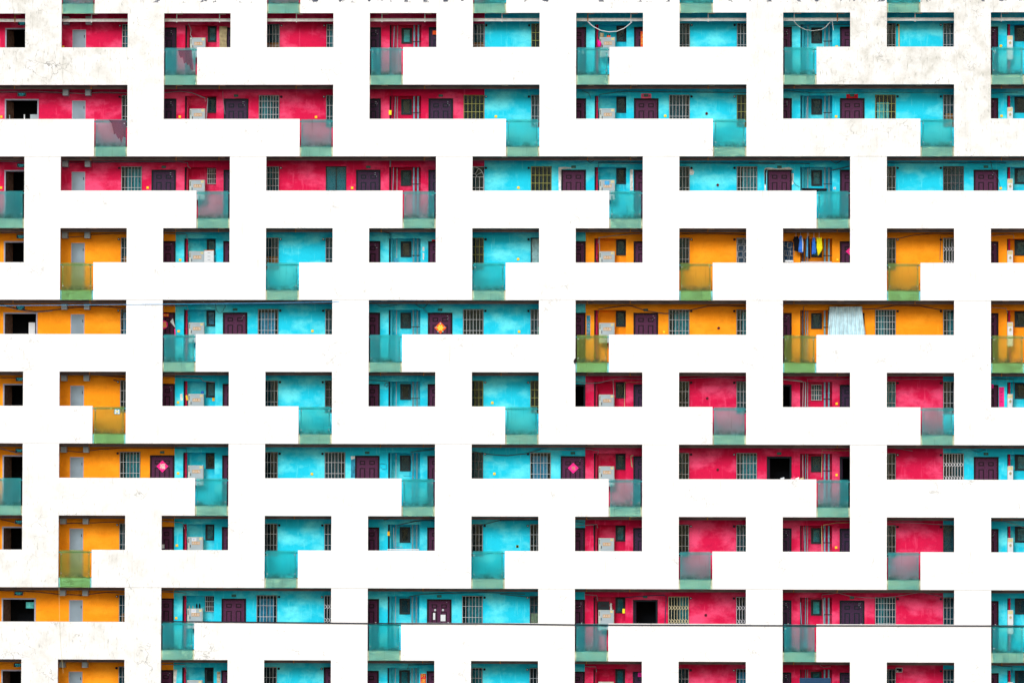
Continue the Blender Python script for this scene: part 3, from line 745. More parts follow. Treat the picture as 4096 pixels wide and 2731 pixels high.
# ------------------------------------------------------------------ conduits and cables fixed along the walls
CON = [
 (11, [(0, 788), (300, 782), (560, 795), (700, 802), (860, 790), (1085, 795)], .014, 'conduit'), (11, [(0, 796), (250, 792), (560, 801), (860, 798), (1085, 803)], .010, 'cond_d'),
 (11, [(1405, 795), (1540, 782), (1640, 795), (1752, 840), (1756, 868), (1778, 842), (1765, 1022)], .016, 'conduit'),
 (11, [(1612, 205), (1635, 260), (1628, 300), (1645, 330)], .014, 'conduit'), (11, [(1905, 780), (1908, 850), (1925, 980)], .006, 'conduit'),
 (21, [(0, 100), (205, 102)], .012, 'conduit'), (21, [(790, 103), (1520, 98), (1605, 112), (1608, 140), (1630, 160)], .013, 'conduit'), (21, [(530, 108), (1500, 106)], .010, 'cond_d'),
 (21, [(525, 750), (700, 740), (800, 725), (950, 715), (1080, 715)], .013, 'cond_d'), (21, [(0, 712), (120, 708), (205, 722)], .013, 'conduit'), (21, [(1397, 715), (1590, 718), (1605, 768)], .014, 'conduit'),
 (21, [(0, 1318), (150, 1360), (300, 1382), (450, 1370), (600, 1350), (800, 1335), (1078, 1350)], .016, 'cond_d'), (21, [(0, 1326), (150, 1366), (300, 1388), (450, 1376)], .009, 'conduit'),
 (21, [(1392, 1330), (1600, 1335), (1612, 1372)], .013, 'conduit'), (21, [(1840, 1300), (1850, 1370), (1880, 1400), (1905, 1380), (1930, 1330)], .007, 'cond_d'),
 (31, [(620, 400), (820, 425), (1078, 448)], .018, 'cond_d'), (31, [(970, 470), (1020, 482)], .018, 'cond_d'), (31, [(1392, 435), (1720, 455), (1738, 478), (1838, 490)], .015, 'conduit'),
 (31, [(0, 450), (198, 455)], .012, 'cond_d'), (31, [(0, 1050), (192, 1110)], .013, 'conduit'), (31, [(0, 1060), (192, 1090)], .010, 'cond_d'),
 (31, [(512, 1070), (680, 1085), (850, 1062), (1100, 1048), (1590, 1052), (1600, 1100)], .014, 'cond_d'),
 (41, [(0, 160), (100, 182), (188, 208)], .014, 'cond_d'), (41, [(560, 195), (800, 190), (1068, 180)], .013, 'cond_d'), (41, [(1385, 175), (1560, 190), (1580, 240)], .014, 'conduit'),
 (41, [(0, 768), (300, 780), (500, 800), (700, 808), (900, 785), (1065, 790)], .014, 'cond_d'), (41, [(1382, 778), (1590, 790), (1592, 820)], .014, 'conduit'),
 (41, [(1382, 1400), (1580, 1400), (1595, 1460)], .014, 'conduit'),
 (12, [(1235, 225), (1228, 412)], .013, 'pipe_b'), (12, [(1243, 830), (1238, 1018)], .012, 'pipe_b'), (12, [(1210, 780), (1212, 830)], .03, 'pipe_r'),
 (22, [(1200, 85), (1200, 145)], .03, 'conduit'), (22, [(1228, 150), (1222, 345)], .012, 'pipe_b'), (22, [(1015, 690), (1190, 710), (1200, 755)], .02, 'cond_d'), (22, [(1200, 715), (1200, 760)], .035, 'pipe_c'),
 (22, [(1080, 1318), (1130, 1345), (1260, 1325)], .008, 'cond_d'), (22, [(1410, 1310), (1450, 1345), (1490, 1350), (1518, 1318)], .012, 'cond_d'), (22, [(1480, 1350), (1520, 1400), (1540, 1520)], .007, 'cond_d'),
 (32, [(1010, 470), (1180, 480), (1195, 520)], .011, 'cond_d'), (32, [(1190, 490), (1160, 495), (1152, 515), (1170, 530), (1182, 510)], .012, 'cond_d'),
 (32, [(1375, 1085), (1582, 1062)], .018, 'cond_d'), (32, [(1375, 1085), (1385, 1160), (1390, 1290), (1310, 1288)], .017, 'pipe_c'),
 (32, [(1110, 1190), (1125, 1180), (1165, 1190), (1168, 1225), (1130, 1230), (1115, 1205)], .010, 'pipe_c'),
 (32, [(1895, 1078), (2050, 1105), (2200, 1115), (2352, 1100), (2490, 1062)], .016, 'cond_d'), (33, [(350, 1060), (600, 1068), (760, 1060), (845, 1072), (835, 1105)], .014, 'conduit'),
 (42, [(1265, 240), (1265, 210), (1400, 180), (1500, 168), (1580, 174)], .017, 'cond_d'), (42, [(1228, 230), (1232, 400), (1300, 395), (1302, 412)], .014, 'conduit'), (42, [(1120, 140), (1150, 165), (1185, 160)], .015, 'cond_d'),
 (42, [(1895, 225), (2000, 205), (2150, 165), (2352, 162)], .014, 'cond_d'), (43, [(0, 172), (328, 168)], .012, 'cond_d'), (43, [(645, 215), (830, 205), (835, 235)], .014, 'conduit'), (43, [(645, 180), (800, 202), (800, 300)], .010, 'cond_d'),
 (44, [(635, 235), (640, 208), (750, 190), (860, 188)], .013, 'sand'), (44, [(1185, 188), (1400, 190), (1750, 212)], .010, 'conduit'), (44, [(2075, 178), (2200, 180), (2350, 230)], .011, 'conduit'),
 (42, [(1360, 850), (1362, 820), (1480, 800), (1600, 795), (2000, 785), (2352, 800)], .014, 'cond_d'), (43, [(0, 800), (200, 820), (328, 832)], .014, 'cond_d'), (43, [(720, 802), (828, 810), (835, 855)], .013, 'conduit'),
 (43, [(1065, 828), (1250, 814), (1400, 808), (1422, 820), (1410, 1050)], .017, 'navy'), (44, [(625, 840), (625, 805), (760, 790)], .012, 'conduit'),
 (44, [(760, 788), (870, 818), (1000, 830), (1100, 832), (1250, 820), (1460, 785)], .011, 'conduit'), (44, [(1480, 785), (1650, 820)], .010, 'conduit'),
 (42, [(1350, 1440), (1355, 1405), (1578, 1400)], .014, 'cond_d'), (43, [(725, 1418), (820, 1420), (825, 1465)], .014, 'conduit'), (44, [(605, 1410), (640, 1425), (700, 1418)], .010, 'conduit'), (44, [(2120, 1410), (2250, 1420), (2250, 1470)], .014, 'cond_d'),
 (13, [(850, 835), (850, 810), (1000, 790), (1100, 785), (1600, 790), (2108, 795)], .013, 'cond_d'), (13, [(652, 240), (700, 235), (740, 200)], .007, 'conduit'), (13, [(700, 775), (760, 800), (780, 850)], .009, 'cond_d'),
 (14, [(300, 780), (440, 790), (520, 795), (520, 830)], .010, 'cond_d'), (14, [(520, 795), (1100, 795), (1750, 797)], .007, 'cond_d'), (14, [(485, 205), (505, 300), (480, 408)], .011, 'pipe_c'), (14, [(500, 830), (490, 1015)], .012, 'conduit'),
 (14, [(300, 225), (520, 215), (860, 212)], .010, 'cond_d'), (14, [(2075, 800), (2180, 795), (2300, 790)], .009, 'cond_d'),
 (23, [(1220, 110), (840, 106), (842, 150)], .014, 'cond_d'), (23, [(1220, 118), (852, 116)], .008, 'conduit'), (23, [(740, 85), (770, 110), (805, 90)], .012, 'cond_d'), (23, [(1535, 112), (2352, 118)], .014, 'cond_d'),
 (24, [(0, 112), (520, 118), (515, 210)], .014, 'cond_d'), (24, [(1185, 112), (2200, 112)], .012, 'cond_d'), (24, [(2065, 95), (2085, 180), (2130, 240), (2150, 320)], .008, 'cond_d'), (24, [(700, 175), (780, 160), (865, 138)], .018, 'cond_d'),
 (24, [(700, 90), (745, 118), (790, 92)], .011, 'cond_d'), (24, [(375, 180), (370, 260), (400, 300), (430, 315)], .008, 'cond_d'),
 (23, [(840, 800), (845, 750), (960, 735), (1130, 717), (1218, 715)], .014, 'conduit'), (23, [(850, 752), (852, 862)], .012, 'conduit'), (23, [(1535, 722), (1700, 712), (1850, 715), (2108, 725)], .013, 'cond_d'),
 (24, [(1185, 762), (1290, 755), (1400, 730), (1560, 715), (1750, 718)], .012, 'cond_d'), (24, [(2072, 735), (2200, 722), (2262, 722), (2265, 760)], .012, 'conduit'), (24, [(1640, 735), (1632, 940)], .008, 'cond_d'),
 (23, [(840, 1400), (845, 1362), (960, 1345), (1080, 1332), (1130, 1335), (1250, 1375), (1400, 1398), (1500, 1398), (1600, 1375), (1780, 1335), (1900, 1330), (2105, 1338)], .016, 'cond_d'),
 (24, [(680, 1400), (685, 1342), (900, 1355), (1000, 1362), (1100, 1355), (1250, 1328), (1450, 1332), (1650, 1368)], .015, 'cond_d'), (24, [(2072, 1345), (2200, 1355), (2212, 1395)], .012, 'conduit'), (24, [(470, 1335), (460, 1400), (458, 1560)], .014, 'cond_d'),
 (33, [(645, 485), (760, 498), (850, 493), (960, 465), (1060, 455), (1218, 460)], .013, 'conduit'), (33, [(966, 465), (972, 560), (973, 697)], .012, 'conduit'), (33, [(1065, 697), (1066, 490), (1218, 485)], .009, 'sand'),
 (33, [(1535, 465), (1700, 450), (1850, 445), (2100, 462)], .011, 'conduit'), (34, [(292, 460), (440, 475), (465, 485), (460, 698)], .014, 'conduit'), (34, [(292, 468), (430, 480), (485, 488), (480, 698)], .010, 'white'),
 (34, [(502, 698), (500, 460), (862, 462)], .010, 'conduit'), (34, [(1185, 465), (1400, 460), (1660, 462)], .009, 'conduit'), (34, [(2072, 462), (2265, 465), (2262, 500), (2255, 700)], .013, 'cond_d'),
 (34, [(620, 1302), (622, 1180), (625, 1070), (862, 1072)], .010, 'sand'), (34, [(460, 1110), (462, 1312)], .016, 'conduit'), (34, [(1200, 1045), (1400, 1075)], .012, 'conduit'), (34, [(1900, 1062), (1960, 1088), (2020, 1062)], .008, 'cond_d'),
 (14, [(1282, 210), (1283, 408)], .022, 'yellow'), (44, [(440, 870), (448, 1055)], .016, 'pipe_b'), (44, [(632, 840), (640, 1060)], .02, 'conduit'), (44, [(620, 215), (625, 435)], .014, 'sand'), (44, [(470, 225), (475, 435)], .014, 'conduit'),
]
for t, pts, th, mt in CON:
    MB().tube([T(t, a, b, YB-.035-th) for a, b in pts], th, 5).build('conduit', mt, bld)

# ------------------------------------------------------------------ call boxes and little boxes on the walls
BX = [(11, 11, 1000), (11, 540, 403), (11, 1538, 1000), (12, 565, 1003), (12, 2103, 998), (13, 1413, 993), (13, 1767, 972, 'd'), (14, 750, 402), (14, 745, 998), (14, 2155, 395), (14, 2160, 993),
      (21, 9, 323), (21, 1263, 323), (21, 1541, 941), (21, 1528, 1550), (22, 874, 325), (22, 534, 1547), (23, 158, 323), (23, 1862, 300, 'd'), (23, 155, 934), (23, 163, 1553), (23, 1403, 1555), (23, 1870, 1522, 'd'),
      (24, 733, 328, 'w'), (24, 2153, 328), (24, 757, 938), (31, 1523, 661), (31, 1523, 1266), (32, 530, 1272), (32, 2073, 664), (32, 2090, 1270), (33, 1772, 625, 'd'), (33, 1862, 1235, 'd'), (34, 750, 672), (34, 749, 1280),
      (41, 1513, 384), (41, 1507, 1004), (42, 2287, 391), (43, 148, 391), (43, 1760, 978, 'd'), (44, 745, 401)]
for e in BX:
    p = T(*e[:3]); k = e[3] if len(e) > 3 else 'y'
    if k == 'd':
        a = MB().prism([(p.x-.055, p.z+.02), (p.x+.01, p.z+.06), (p.x+.06, p.z+.01), (p.x+.02, p.z-.06), (p.x-.045, p.z-.045)], YB-.04, YB-.002).build('broken_socket', 'dark_r', bld)
        continue
    o = MB().box(p.x-.048, p.x+.048, YB-.022, YB-.002, p.z-.048, p.z+.048).build('call_button_box', 'white' if k == 'w' else 'yellow', bld)
    MB().box(p.x-.022, p.x+.022, YB-.03, YB-.0225, p.z-.022, p.z+.022).build('button', 'cab' if k == 'w' else 'lemon', o)
# plaster patches round some doors and lamps
for t, pts, mt in ((23, [(500, 148), (545, 145), (610, 150), (640, 158), (525, 166), (522, 348), (502, 348)], 'c_white'), (23, [(1112, 170), (1136, 166), (1138, 348), (1112, 348)], 'c_white'),
                   (23, [(1622, 160), (1645, 165), (1662, 185), (1655, 210), (1630, 216), (1620, 200)], 'c_white'), (23, [(2262, 160), (2290, 150), (2276, 190), (2274, 346), (2262, 346)], 'c_white'),
                   (24, [(130, 175), (165, 150), (240, 160), (340, 148), (382, 165), (370, 168), (150, 172), (146, 300), (132, 290)], 'c_white'), (24, [(366, 200), (382, 200), (380, 290), (367, 300)], 'c_white'),
                   (32, [(865, 1150), (895, 1140), (898, 1303), (862, 1303)], 'c_blue'), (32, [(862, 1120), (897, 1118), (898, 1140), (866, 1150)], 'c_white'), (22, [(1475, 830), (1490, 828), (1492, 862), (1476, 866)], 'c_white'),
                   (22, [(1476, 880), (1490, 884), (1488, 940), (1478, 936)], 'c_white'), (22, [(1230, 930), (1262, 925), (1270, 960), (1228, 960)], 'c_blue'), (31, [(1540, 590), (1560, 585), (1565, 640), (1545, 650)], 'c_white'),
                   (33, [(1115, 1115), (1140, 1108), (1140, 1118), (1122, 1128), (1136, 1220), (1122, 1205)], 'c_beige'), (41, [(1485, 1440), (1515, 1445), (1505, 1560), (1482, 1560)], 'c_white')):
    q = [T(t, a, b, YB-.003) for a, b in pts]
    MB().prism([(v.x, v.z) for v in q], YB-.005, YB-.0005).build('bare_plaster_patch', mt, bld)

# ------------------------------------------------------------------ number plates over doors
seq = {}
for r, x, zr in sorted(plates):
    seq[r] = seq.get(r, 0)+1
    o = link('number_plate', None, None, (x-.09, YB-.003, zr-.275))
    MB().box(0, .18, -.012, -.001, -.10, 0).build('plate', 'green_p', o)
    letters(MB(), '▪ ▪ ▪', .09, -.05, -.0125, .045).build('marks', 'c_lit', o)
    tag(o, 'dark number plate over the %s whole door from the left, %s' % (['first', 'second', 'third', 'fourth', 'fifth', 'sixth'][seq[r]-1], rowname(r)), 'number plate', 'number plates over the doors')

# ------------------------------------------------------------------ papers, posters, hangings
YF = YB-.048
def poster(name, t, x0, y0, x1, y1, mat, label, cat, txt=None, tm='gold', size=.1, vertical=False, y=YF, diamond=False, rnd=False):
    a, b = T(t, x0, y1, y), T(t, x1, y0, y); mx, mz = (a.x+b.x)/2, (a.z+b.z)/2
    m = MB()
    if diamond: m.prism([(mx, b.z), (b.x, mz), (mx, a.z), (a.x, mz)], y-.005, y)
    elif rnd: m.disc(mx, mz, (b.x-a.x)/2, y-.005, y, 24)
    else: m.box(a.x, b.x, y-.005, y, a.z, b.z)
    root = link(name, None, None, (0, 0, 0)); m.build('paper', mat, root)
    if txt: letters(MB(), txt, mx, mz, y-.0065, size, vertical).build('lettering', tm, root)
    return tag(root, label, cat)
poster('door_banner', 13, 1207, 802, 1293, 845, 'rose', 'pink paper banner with black characters over a plum door, second row', 'banner', '万事如意', 'ink', .088, y=YB-.004)
poster('door_banner', 14, 832, 807, 932, 847, 'redp', 'red paper banner with black characters over a plum door, second row', 'banner', '吉大春新', 'ink', .105, y=YB-.004)
o = poster('door_banner', 21, 1375, 1398, 1445, 1426, 'redp', 'red banner strip with gold characters across the door top, fifth row', 'banner', '春接福', 'gold', .10)
o = poster('round_door_paper', 21, 1362, 1457, 1436, 1530, 'pink', 'round pink paper with gold writing on the door, fifth row', 'paper', '福', 'gold', .24, rnd=True)
poster('diamond_paper', 31, 1338, 1155, 1440, 1258, 'pink', 'pink diamond paper with mint character, left plum door, seventh row', 'paper', '福', 'mint', .23, diamond=True)
poster('diamond_paper', 33, 580, 1175, 673, 1268, 'pink', 'pink diamond paper with pale character on the plum door between turquoise and crimson walls', 'paper', '福', 'c_beige', .17, diamond=True)
poster('diamond_paper', 24, 827, 822, 925, 912, 'pink', 'pink diamond paper half hidden by the pillar right of the hanging laundry', 'paper', '福', 'white', .20, diamond=True)
# festive orange diamond with a flower and figures
a, b = T(22, 1577, 1570, YF), T(22, 1680, 1470, YF); mx, mz = (a.x+b.x)/2, (a.z+b.z)/2; hw = (b.x-a.x)/2
root = link('festive_diamond', None); MB().prism([(mx, mz+hw), (mx+hw, mz), (mx, mz-hw*1.0), (mx-hw, mz)], YF-.005, YF).build('paper', 'oran', root)
m = MB()
for k in range(6): m.disc(mx+.085*math.cos(k*math.pi/3), mz+.085*math.sin(k*math.pi/3), .042, YF-.009, YF-.0055, 10)
m.disc(mx, mz, .05, YF-.0095, YF-.0092, 10); m.build('flower', 'gold', root)
m = MB()
for dx, dz in ((-.17, .02), (.16, .03), (-.10, -.16), (.10, -.15), (0, .17)): m.disc(mx+dx, mz+dz, .028, YF-.008, YF-.0055, 8)
m.build('tassels', 'c_lit', root); tag(root, 'orange and red diamond decoration with gold flower on the plum door, fifth row', 'decoration')
poster('corner_paper', 22, 1555, 767, 1587, 800, 'redp', 'small red paper square with black writing at the pillar edge, fourth row', 'paper', '鸿', 'ink', .11, y=YB-.004)
poster('door_couplet', 34, 2138, 530, 2182, 700, 'pink', 'long magenta couplet strip with small dark characters at the right edge', 'couplet', '开开心心', 'dark_r', .10, True, y=YB-.004)
poster('door_charm', 34, 2060, 505, 2090, 540, 'magenta', 'small magenta charm over the door left of the magenta couplet', 'charm', y=YB-.05)
poster('door_couplet', 42, 1457, 1480, 1507, 1600, 'redp', 'red couplet strip with gold characters beside a door, bottom row', 'couplet', '好運來', 'gold', .19, True, y=YB-.004)
poster('door_couplet', 41, 1855, 1462, 1886, 1600, 'c_beige', 'faded pinkish couplet strip with white characters beside a door, bottom row', 'couplet', '平安福', 'white', .13, True, y=YB-.004)
poster('door_couplet', 13, 1203, 270, 1235, 408, 'oran', 'orange couplet strip with yellow characters at the pillar edge, top row', 'couplet', '大吉利', 'gold', .13, True)
poster('notice_sheet', 12, 1562, 264, 1600, 298, 'oran', 'small orange red sheet on a dark door at the pillar edge, top row', 'notice')
poster('notice_sheet', 43, 1180, 1470, 1216, 1506, 'magenta', 'magenta square sheet with dark character on a door, bottom row', 'notice', '人', 'ink', .10)
poster('notice_sheet', 23, 740, 1415, 772, 1620, 'c_blue', 'long blue notice strip with pale characters on orange wall beside a plum door', 'notice', '出入平安', 'c_beige', .13, True, y=YB-.004)
poster('notice_sheet', 42, 1630, 975, 1672, 1030, 'white', 'white sheet low on the right half of the plum door with flower stickers', 'notice')
poster('notice_sheet', 42, 1566, 960, 1584, 1018, 'white', 'narrow white sheet on the left half of the plum door with flower stickers', 'notice')
poster('notice_sheet', 41, 1382, 375, 1406, 408, 'white', 'small white sheet at the pillar edge of a plum door, eighth row', 'notice')
poster('wall_card', 12, 1187, 945, 1210, 984, 'lemon', 'yellow card hung at the left of the crimson pipe alcove, second row', 'card', y=YB-.02)
poster('wall_card', 42, 1175, 264, 1195, 300, 'yellow', 'orange card hung at the left of the turquoise pipe alcove, eighth row', 'card', y=YB-.02)
poster('wall_card', 43, 1047, 924, 1068, 962, 'lemon', 'yellow card beside the alcove window near the open door, ninth row', 'card', y=YB-.02)
poster('wall_card', 31, 1815, 608, 1836, 648, 'yellow', 'orange note under the dark alcove window, sixth row', 'card', y=YB+.54)
for k, (x, y_) in enumerate(((1583, 935), (1650, 935))):
    p = T(42, x, y_, YF); m = MB()
    for j in range(6): m.disc(p.x+.028*math.cos(j*math.pi/3), p.z+.028*math.sin(j*math.pi/3), .017, YF-.004, YF, 8)
    root = m.build('flower_sticker', 'white'); MB().disc(p.x, p.z, .014, YF-.007, YF-.0045, 8).build('flower_heart', 'green_p', root)
    tag(root, 'white flower sticker on the %s half of the plum door with notices' % ('left', 'right')[k], 'sticker', 'flower stickers on the door')
# papers on cabinets
poster('cabinet_note', 23, 895, 265, 936, 300, 'sky', 'pale blue note stuck over the tan plate of a hose cabinet, third row', 'note', y=YB-.006)
poster('cabinet_note', 41, 1640, 318, 1680, 348, 'white', 'white note above the tan plate of the left hose cabinet, eighth row', 'note', '告示', 'blue', .05, y=YB-.006)
poster('cabinet_note', 41, 1636, 926, 1676, 960, 'white', 'white note above the tan plate of the left hose cabinet, ninth row', 'note', '告示', 'blue', .05, y=YB-.006)
# loose paper flap on the door, fifth row
q = [T(21, a, b, YF-.02) for a, b in ((1478, 1438), (1500, 1520), (1455, 1468))]
tag(MB().prism([(v.x, v.z) for v in q], YF-.03, YF-.026).build('paper_flap', 'white'), 'white folded paper flap on the door with the round pink paper', 'paper')
q = [T(21, a, b, YF-.01) for a, b in ((1490, 1530), (1499, 1528), (1503, 1600), (1492, 1600))]
tag(MB().prism([(v.x, v.z) for v in q], YF-.02, YF-.014).build('ribbon', 'pink'), 'narrow pink ribbon hanging at the frame below the white paper flap', 'ribbon')
# framed box
a, b = T(44, 1255, 1467, YB-.06), T(44, 1312, 1428, YB-.06)
root = link('framed_box', None); m = MB(); t_ = .02
m.box(a.x, b.x, YB-.1, YB-.003, a.z, a.z+t_); m.box(a.x, b.x, YB-.1, YB-.003, b.z-t_, b.z); m.box(a.x, a.x+t_, YB-.1, YB-.003, a.z+t_+.0005, b.z-t_-.0005); m.box(b.x-t_, b.x, YB-.1, YB-.003, a.z+t_+.0005, b.z-t_-.0005)
m.build('white_frame', 'white', root); MB().box(a.x+t_+.001, b.x-t_-.001, YB-.08, YB-.02, a.z+t_+.001, b.z-t_-.001).build('dark_face', 'c_night', root)
tag(root, 'small dark box with white frame on the crimson wall, bottom row', 'box')

# ------------------------------------------------------------------ cloth
def drape(name, t, left, right, mat, label, cat, y=.95, n=26, amp=.02, waves=3.0, parent=None):
    """left/right: outlines as [(x,y)...] top to bottom of equal length"""
    m = MB(); rows = len(left); L = [T(t, a, b, y) for a, b in left]; Rr = [T(t, a, b, y) for a, b in right]
    for s in (0, 1):
        base = len(m.v)
        for j in range(rows):
            for i in range(n+1):
                k = i/n; p = L[j].lerp(Rr[j], k)
                yy = y + amp*math.sin(k*math.pi*2*waves + j*.35)*(.4+.6*j/max(1, rows-1)) + s*.012
                m.v.append((p.x, yy, p.z))
        for j in range(rows-1):
            for i in range(n):
                q = [base+j*(n+1)+i, base+j*(n+1)+i+1, base+(j+1)*(n+1)+i+1, base+(j+1)*(n+1)+i]
                m.f.append(tuple(q) if s else tuple(q[::-1])); m.mi.append(0)
    o = m.build(name, mat, parent, smooth=True)
    if label: tag(o, label, cat)
    return o
def hook(root, t, x, y0, y1, y=.95):
    p, q = T(t, x, y0, y), T(t, x, y1, y); MB().tube([p, q], .008, 5).build('hanger', 'chrome', root)
def cloth(nm, left, right, mat, label, cat, hx, **k):
    o = drape(nm, 24, left, right, mat, label, cat, **k); hook(o, 24, hx, 700, left[0][1]+3); return o
cloth('black_shirt', [(388, 740), (374, 775), (382, 785), (385, 830), (384, 862)], [(418, 738), (432, 770), (430, 790), (424, 840), (424, 872)], 'black', 'black shirt hanging leftmost on the laundry line against the orange wall', 'shirt', 402)
c = cloth('blue_jacket', [(432, 735), (425, 760), (428, 800), (424, 850), (424, 872)], [(448, 732), (462, 765), (462, 800), (461, 850), (463, 878)], 'blue', 'blue jacket with white trim hanging next to the black shirt', 'jacket', 440, waves=2)
drape('trim', 24, [(450, 745), (456, 790), (456, 870)], [(455, 745), (464, 790), (463, 870)], 'white', None, None, y=.92, n=4, parent=c)
cloth('blue_sleeve_shirt', [(495, 740), (493, 780), (492, 850), (490, 912)], [(503, 740), (504, 780), (504, 850), (504, 915)], 'sky', 'narrow light blue shirt hanging edge-on in the middle of the laundry line', 'shirt', 499, n=8, waves=1)
cloth('black_trousers', [(505, 738), (506, 800), (507, 870), (507, 928)], [(514, 738), (518, 800), (524, 870), (525, 932)], 'black', 'long black trousers hanging between the two light blue garments', 'trousers', 510, n=8, waves=1)
cloth('denim_trousers', [(546, 748), (540, 800), (538, 860), (537, 893)], [(564, 748), (569, 800), (574, 860), (574, 885)], 'blue', 'blue denim trousers hanging beside the yellow towel', 'trousers', 555, waves=2)
cloth('yellow_towel', [(578, 750), (580, 790), (579, 830), (585, 870), (590, 905)], [(622, 748), (624, 790), (628, 840), (622, 860), (606, 885)], 'lime', 'bright yellow garment hanging rightmost on the laundry line', 'garment', 600, waves=2.5)
a, b = T(24, 296, 706, .96), T(24, 862, 700, .96)
tag(MB().tube([a, b], .014, 6).build('laundry_pole', 'cond_d'), 'dark pole carrying the laundry under the ceiling, fourth row', 'pole')
o = drape('door_blanket', 24, [(262, 788), (262, 850), (262, 975)], [(376, 788), (376, 850), (376, 975)], 'navy', 'dark blue blanket with pale square pattern hung over a door beside the laundry', 'blanket', y=YB-.08, amp=.008)
m = MB()
for xx, yy in ((300, 780), (330, 795), (318, 860), (345, 905), (352, 830), (300, 905), (305, 860), (355, 860)):
    p, q = T(24, xx, yy+42, YB-.10), T(24, xx+32, yy, YB-.10)
    p.x = min(p.x, q.x-.1); m.tube([(p.x, YB-.10, p.z), (q.x, YB-.10, p.z), (q.x, YB-.10, q.z), (p.x, YB-.10, q.z), (p.x, YB-.10, p.z)], .005, 4)
m.build('square_pattern', 'c_white', o)
for k, (xx, lab) in enumerate(((320, 'left'), (342, 'middle'), (364, 'right'))):
    p = T(24, xx, 956, .3); m = MB(); 
    m.tube([(p.x-.05, .3, p.z-.01), (p.x-.02, .3, p.z+.025), (p.x+.03, .3, p.z+.02), (p.x+.06, .3, p.z-.02)], .045, 7)
    tag(m.build('white_cloth_bundle', 'white', smooth=True), '%s of three white bundles on the parapet below the patterned blanket' % lab, 'bundle')
m = T(24, 445, 958, .5), T(24, 706, 958, .5)
tag(MB().tube([(m[0].x, .5, m[0].z), (m[1].x, .5, m[1].z)], .016, 6).build('drying_rail', 'chrome'), 'pale metal drying rail behind the parapet below the laundry', 'rail')
p, q = T(42, 1175, 418, .5), T(42, 1445, 420, .5)
tag(MB().box(p.x, q.x, .49, .53, p.z-.025, p.z+.02).build('drying_rail', 'white'), 'white board rail behind the parapet in the turquoise pipe bay, eighth row', 'rail')
# big silver sheet
drape('silver_curtain', 24, [(690, 1340), (686, 1400), (682, 1480), (676, 1560), (676, 1640)], [(966, 1338), (972, 1400), (982, 1480), (995, 1560), (996, 1640)], 'silver', 'large silver blue sheet hung as a curtain on the orange corridor', 'curtain', y=1.1, n=90, amp=.06, waves=9)
drape('striped_curtain', 11, [(1876, 226), (1876, 300), (1878, 360), (1876, 430)], [(1942, 228), (1940, 300), (1938, 360), (1942, 430)], 'c_beige', 'pale striped curtain hanging in front of a door, top row, second opening from the left', 'curtain', y=1.25, n=40, amp=.02, waves=6)
o = drape('hung_mat', 24, [(452, 326), (454, 340), (455, 360)], [(668, 330), (667, 345), (666, 360)], 'black', 'black mat slung low in front of the pipes, third row', 'mat', y=.5, amp=.01)
a, b = T(44, 432, 1600, .5), T(44, 700, 1516, .5)
m = MB().box(a.x, b.x, .5, .53, a.z-.3, b.z)
for k in range(7): m.box(a.x, b.x, .48, .4995, b.z-.06-.1*k, b.z-.02-.1*k)
tag(m.build('ribbed_panel', 'navy'), 'navy blue ribbed sheet leaning in the crimson pipe bay, bottom row', 'panel')

# ------------------------------------------------------------------ objects in alcoves
def ball(m, c, rx, ry, rz, n=10, k=6):
    b = len(m.v)
    for j in range(k+1):
        a = math.pi*j/k
        for i in range(n):
            w = 2*math.pi*i/n; m.v.append((c[0]+rx*math.sin(a)*math.cos(w), c[1]+ry*math.sin(a)*math.sin(w), c[2]+rz*math.cos(a)))
    for j in range(k):
        for i in range(n):
            m.f.append((b+j*n+i, b+j*n+(i+1) % n, b+(j+1)*n+(i+1) % n, b+(j+1)*n+i)); m.mi.append(m.m)
# white drawers unit
a, b = T(21, 1752, 960, YB), T(21, 1834, 858, YB)
root = link('drawer_unit', None); MB().box(a.x, b.x, YB-.28, YB+.0, Zr(3)-H+.374, b.z-.03).build('carcass', 'white', root); MB().box(a.x-.01, b.x+.01, YB-.29, YB+.01, b.z-.029, b.z).build('wooden_top', 'woodo', root)
for k in range(4):
    z1 = b.z-.05-.145*k; d = MB().box(a.x+.015, b.x-.015, YB-.295, YB-.2805, z1-.13, z1).build('drawer', 'white', root)
    MB().box(a.x+.14, a.x+.25, YB-.31, YB-.2955, z1-.07, z1-.05).build('drawer_handle', 'conduit', d)
tag(root, 'white drawer unit with wooden top beside the hose cabinet, fourth row', 'drawers')
# black box, bag and bottle on the cabinet in row nine
a, b = T(43, 836, 942, YB), T(43, 934, 862, YB); zc = Zr(8)-.845
root = link('black_case', None); MB().box(a.x, b.x, YB+.0, YB+.22, zc+.003, b.z).build('case_body', 'signbox', root); MB().box(a.x+.12, b.x-.12, YB-.012, YB-.0005, zc+.12, b.z-.12).build('case_window', 'ink', root)
tag(root, 'black case standing on the hose cabinet beside the open doorway, ninth row', 'case')
p = T(43, 950, 920, YB+.1); m = MB(); m.tube([(p.x, YB+.1, p.z-.12), (p.x, YB+.1, p.z+.05), (p.x-.02, YB+.1, p.z+.12), (p.x+.01, YB+.1, p.z+.2)], .045, 8)
o = m.build('doll', 'c_white', smooth=True); tag(o, 'small pale bundle standing between the black case and the alcove window', 'bundle')
def shoe(x, y, z, mat, label, up=False, s=1.0):
    m = MB()
    if up: ball(m, (x, y, z+.13*s), .045*s, .03*s, .14*s)
    else: ball(m, (x, y, z+.03*s), .10*s, .04*s, .035*s); ball(m, (x+.05*s, y, z+.055*s), .045*s, .035*s, .04*s)
    tag(m.build('shoe', mat, smooth=True), label, 'shoe', 'shoes')
zc = Zr(8)-.845
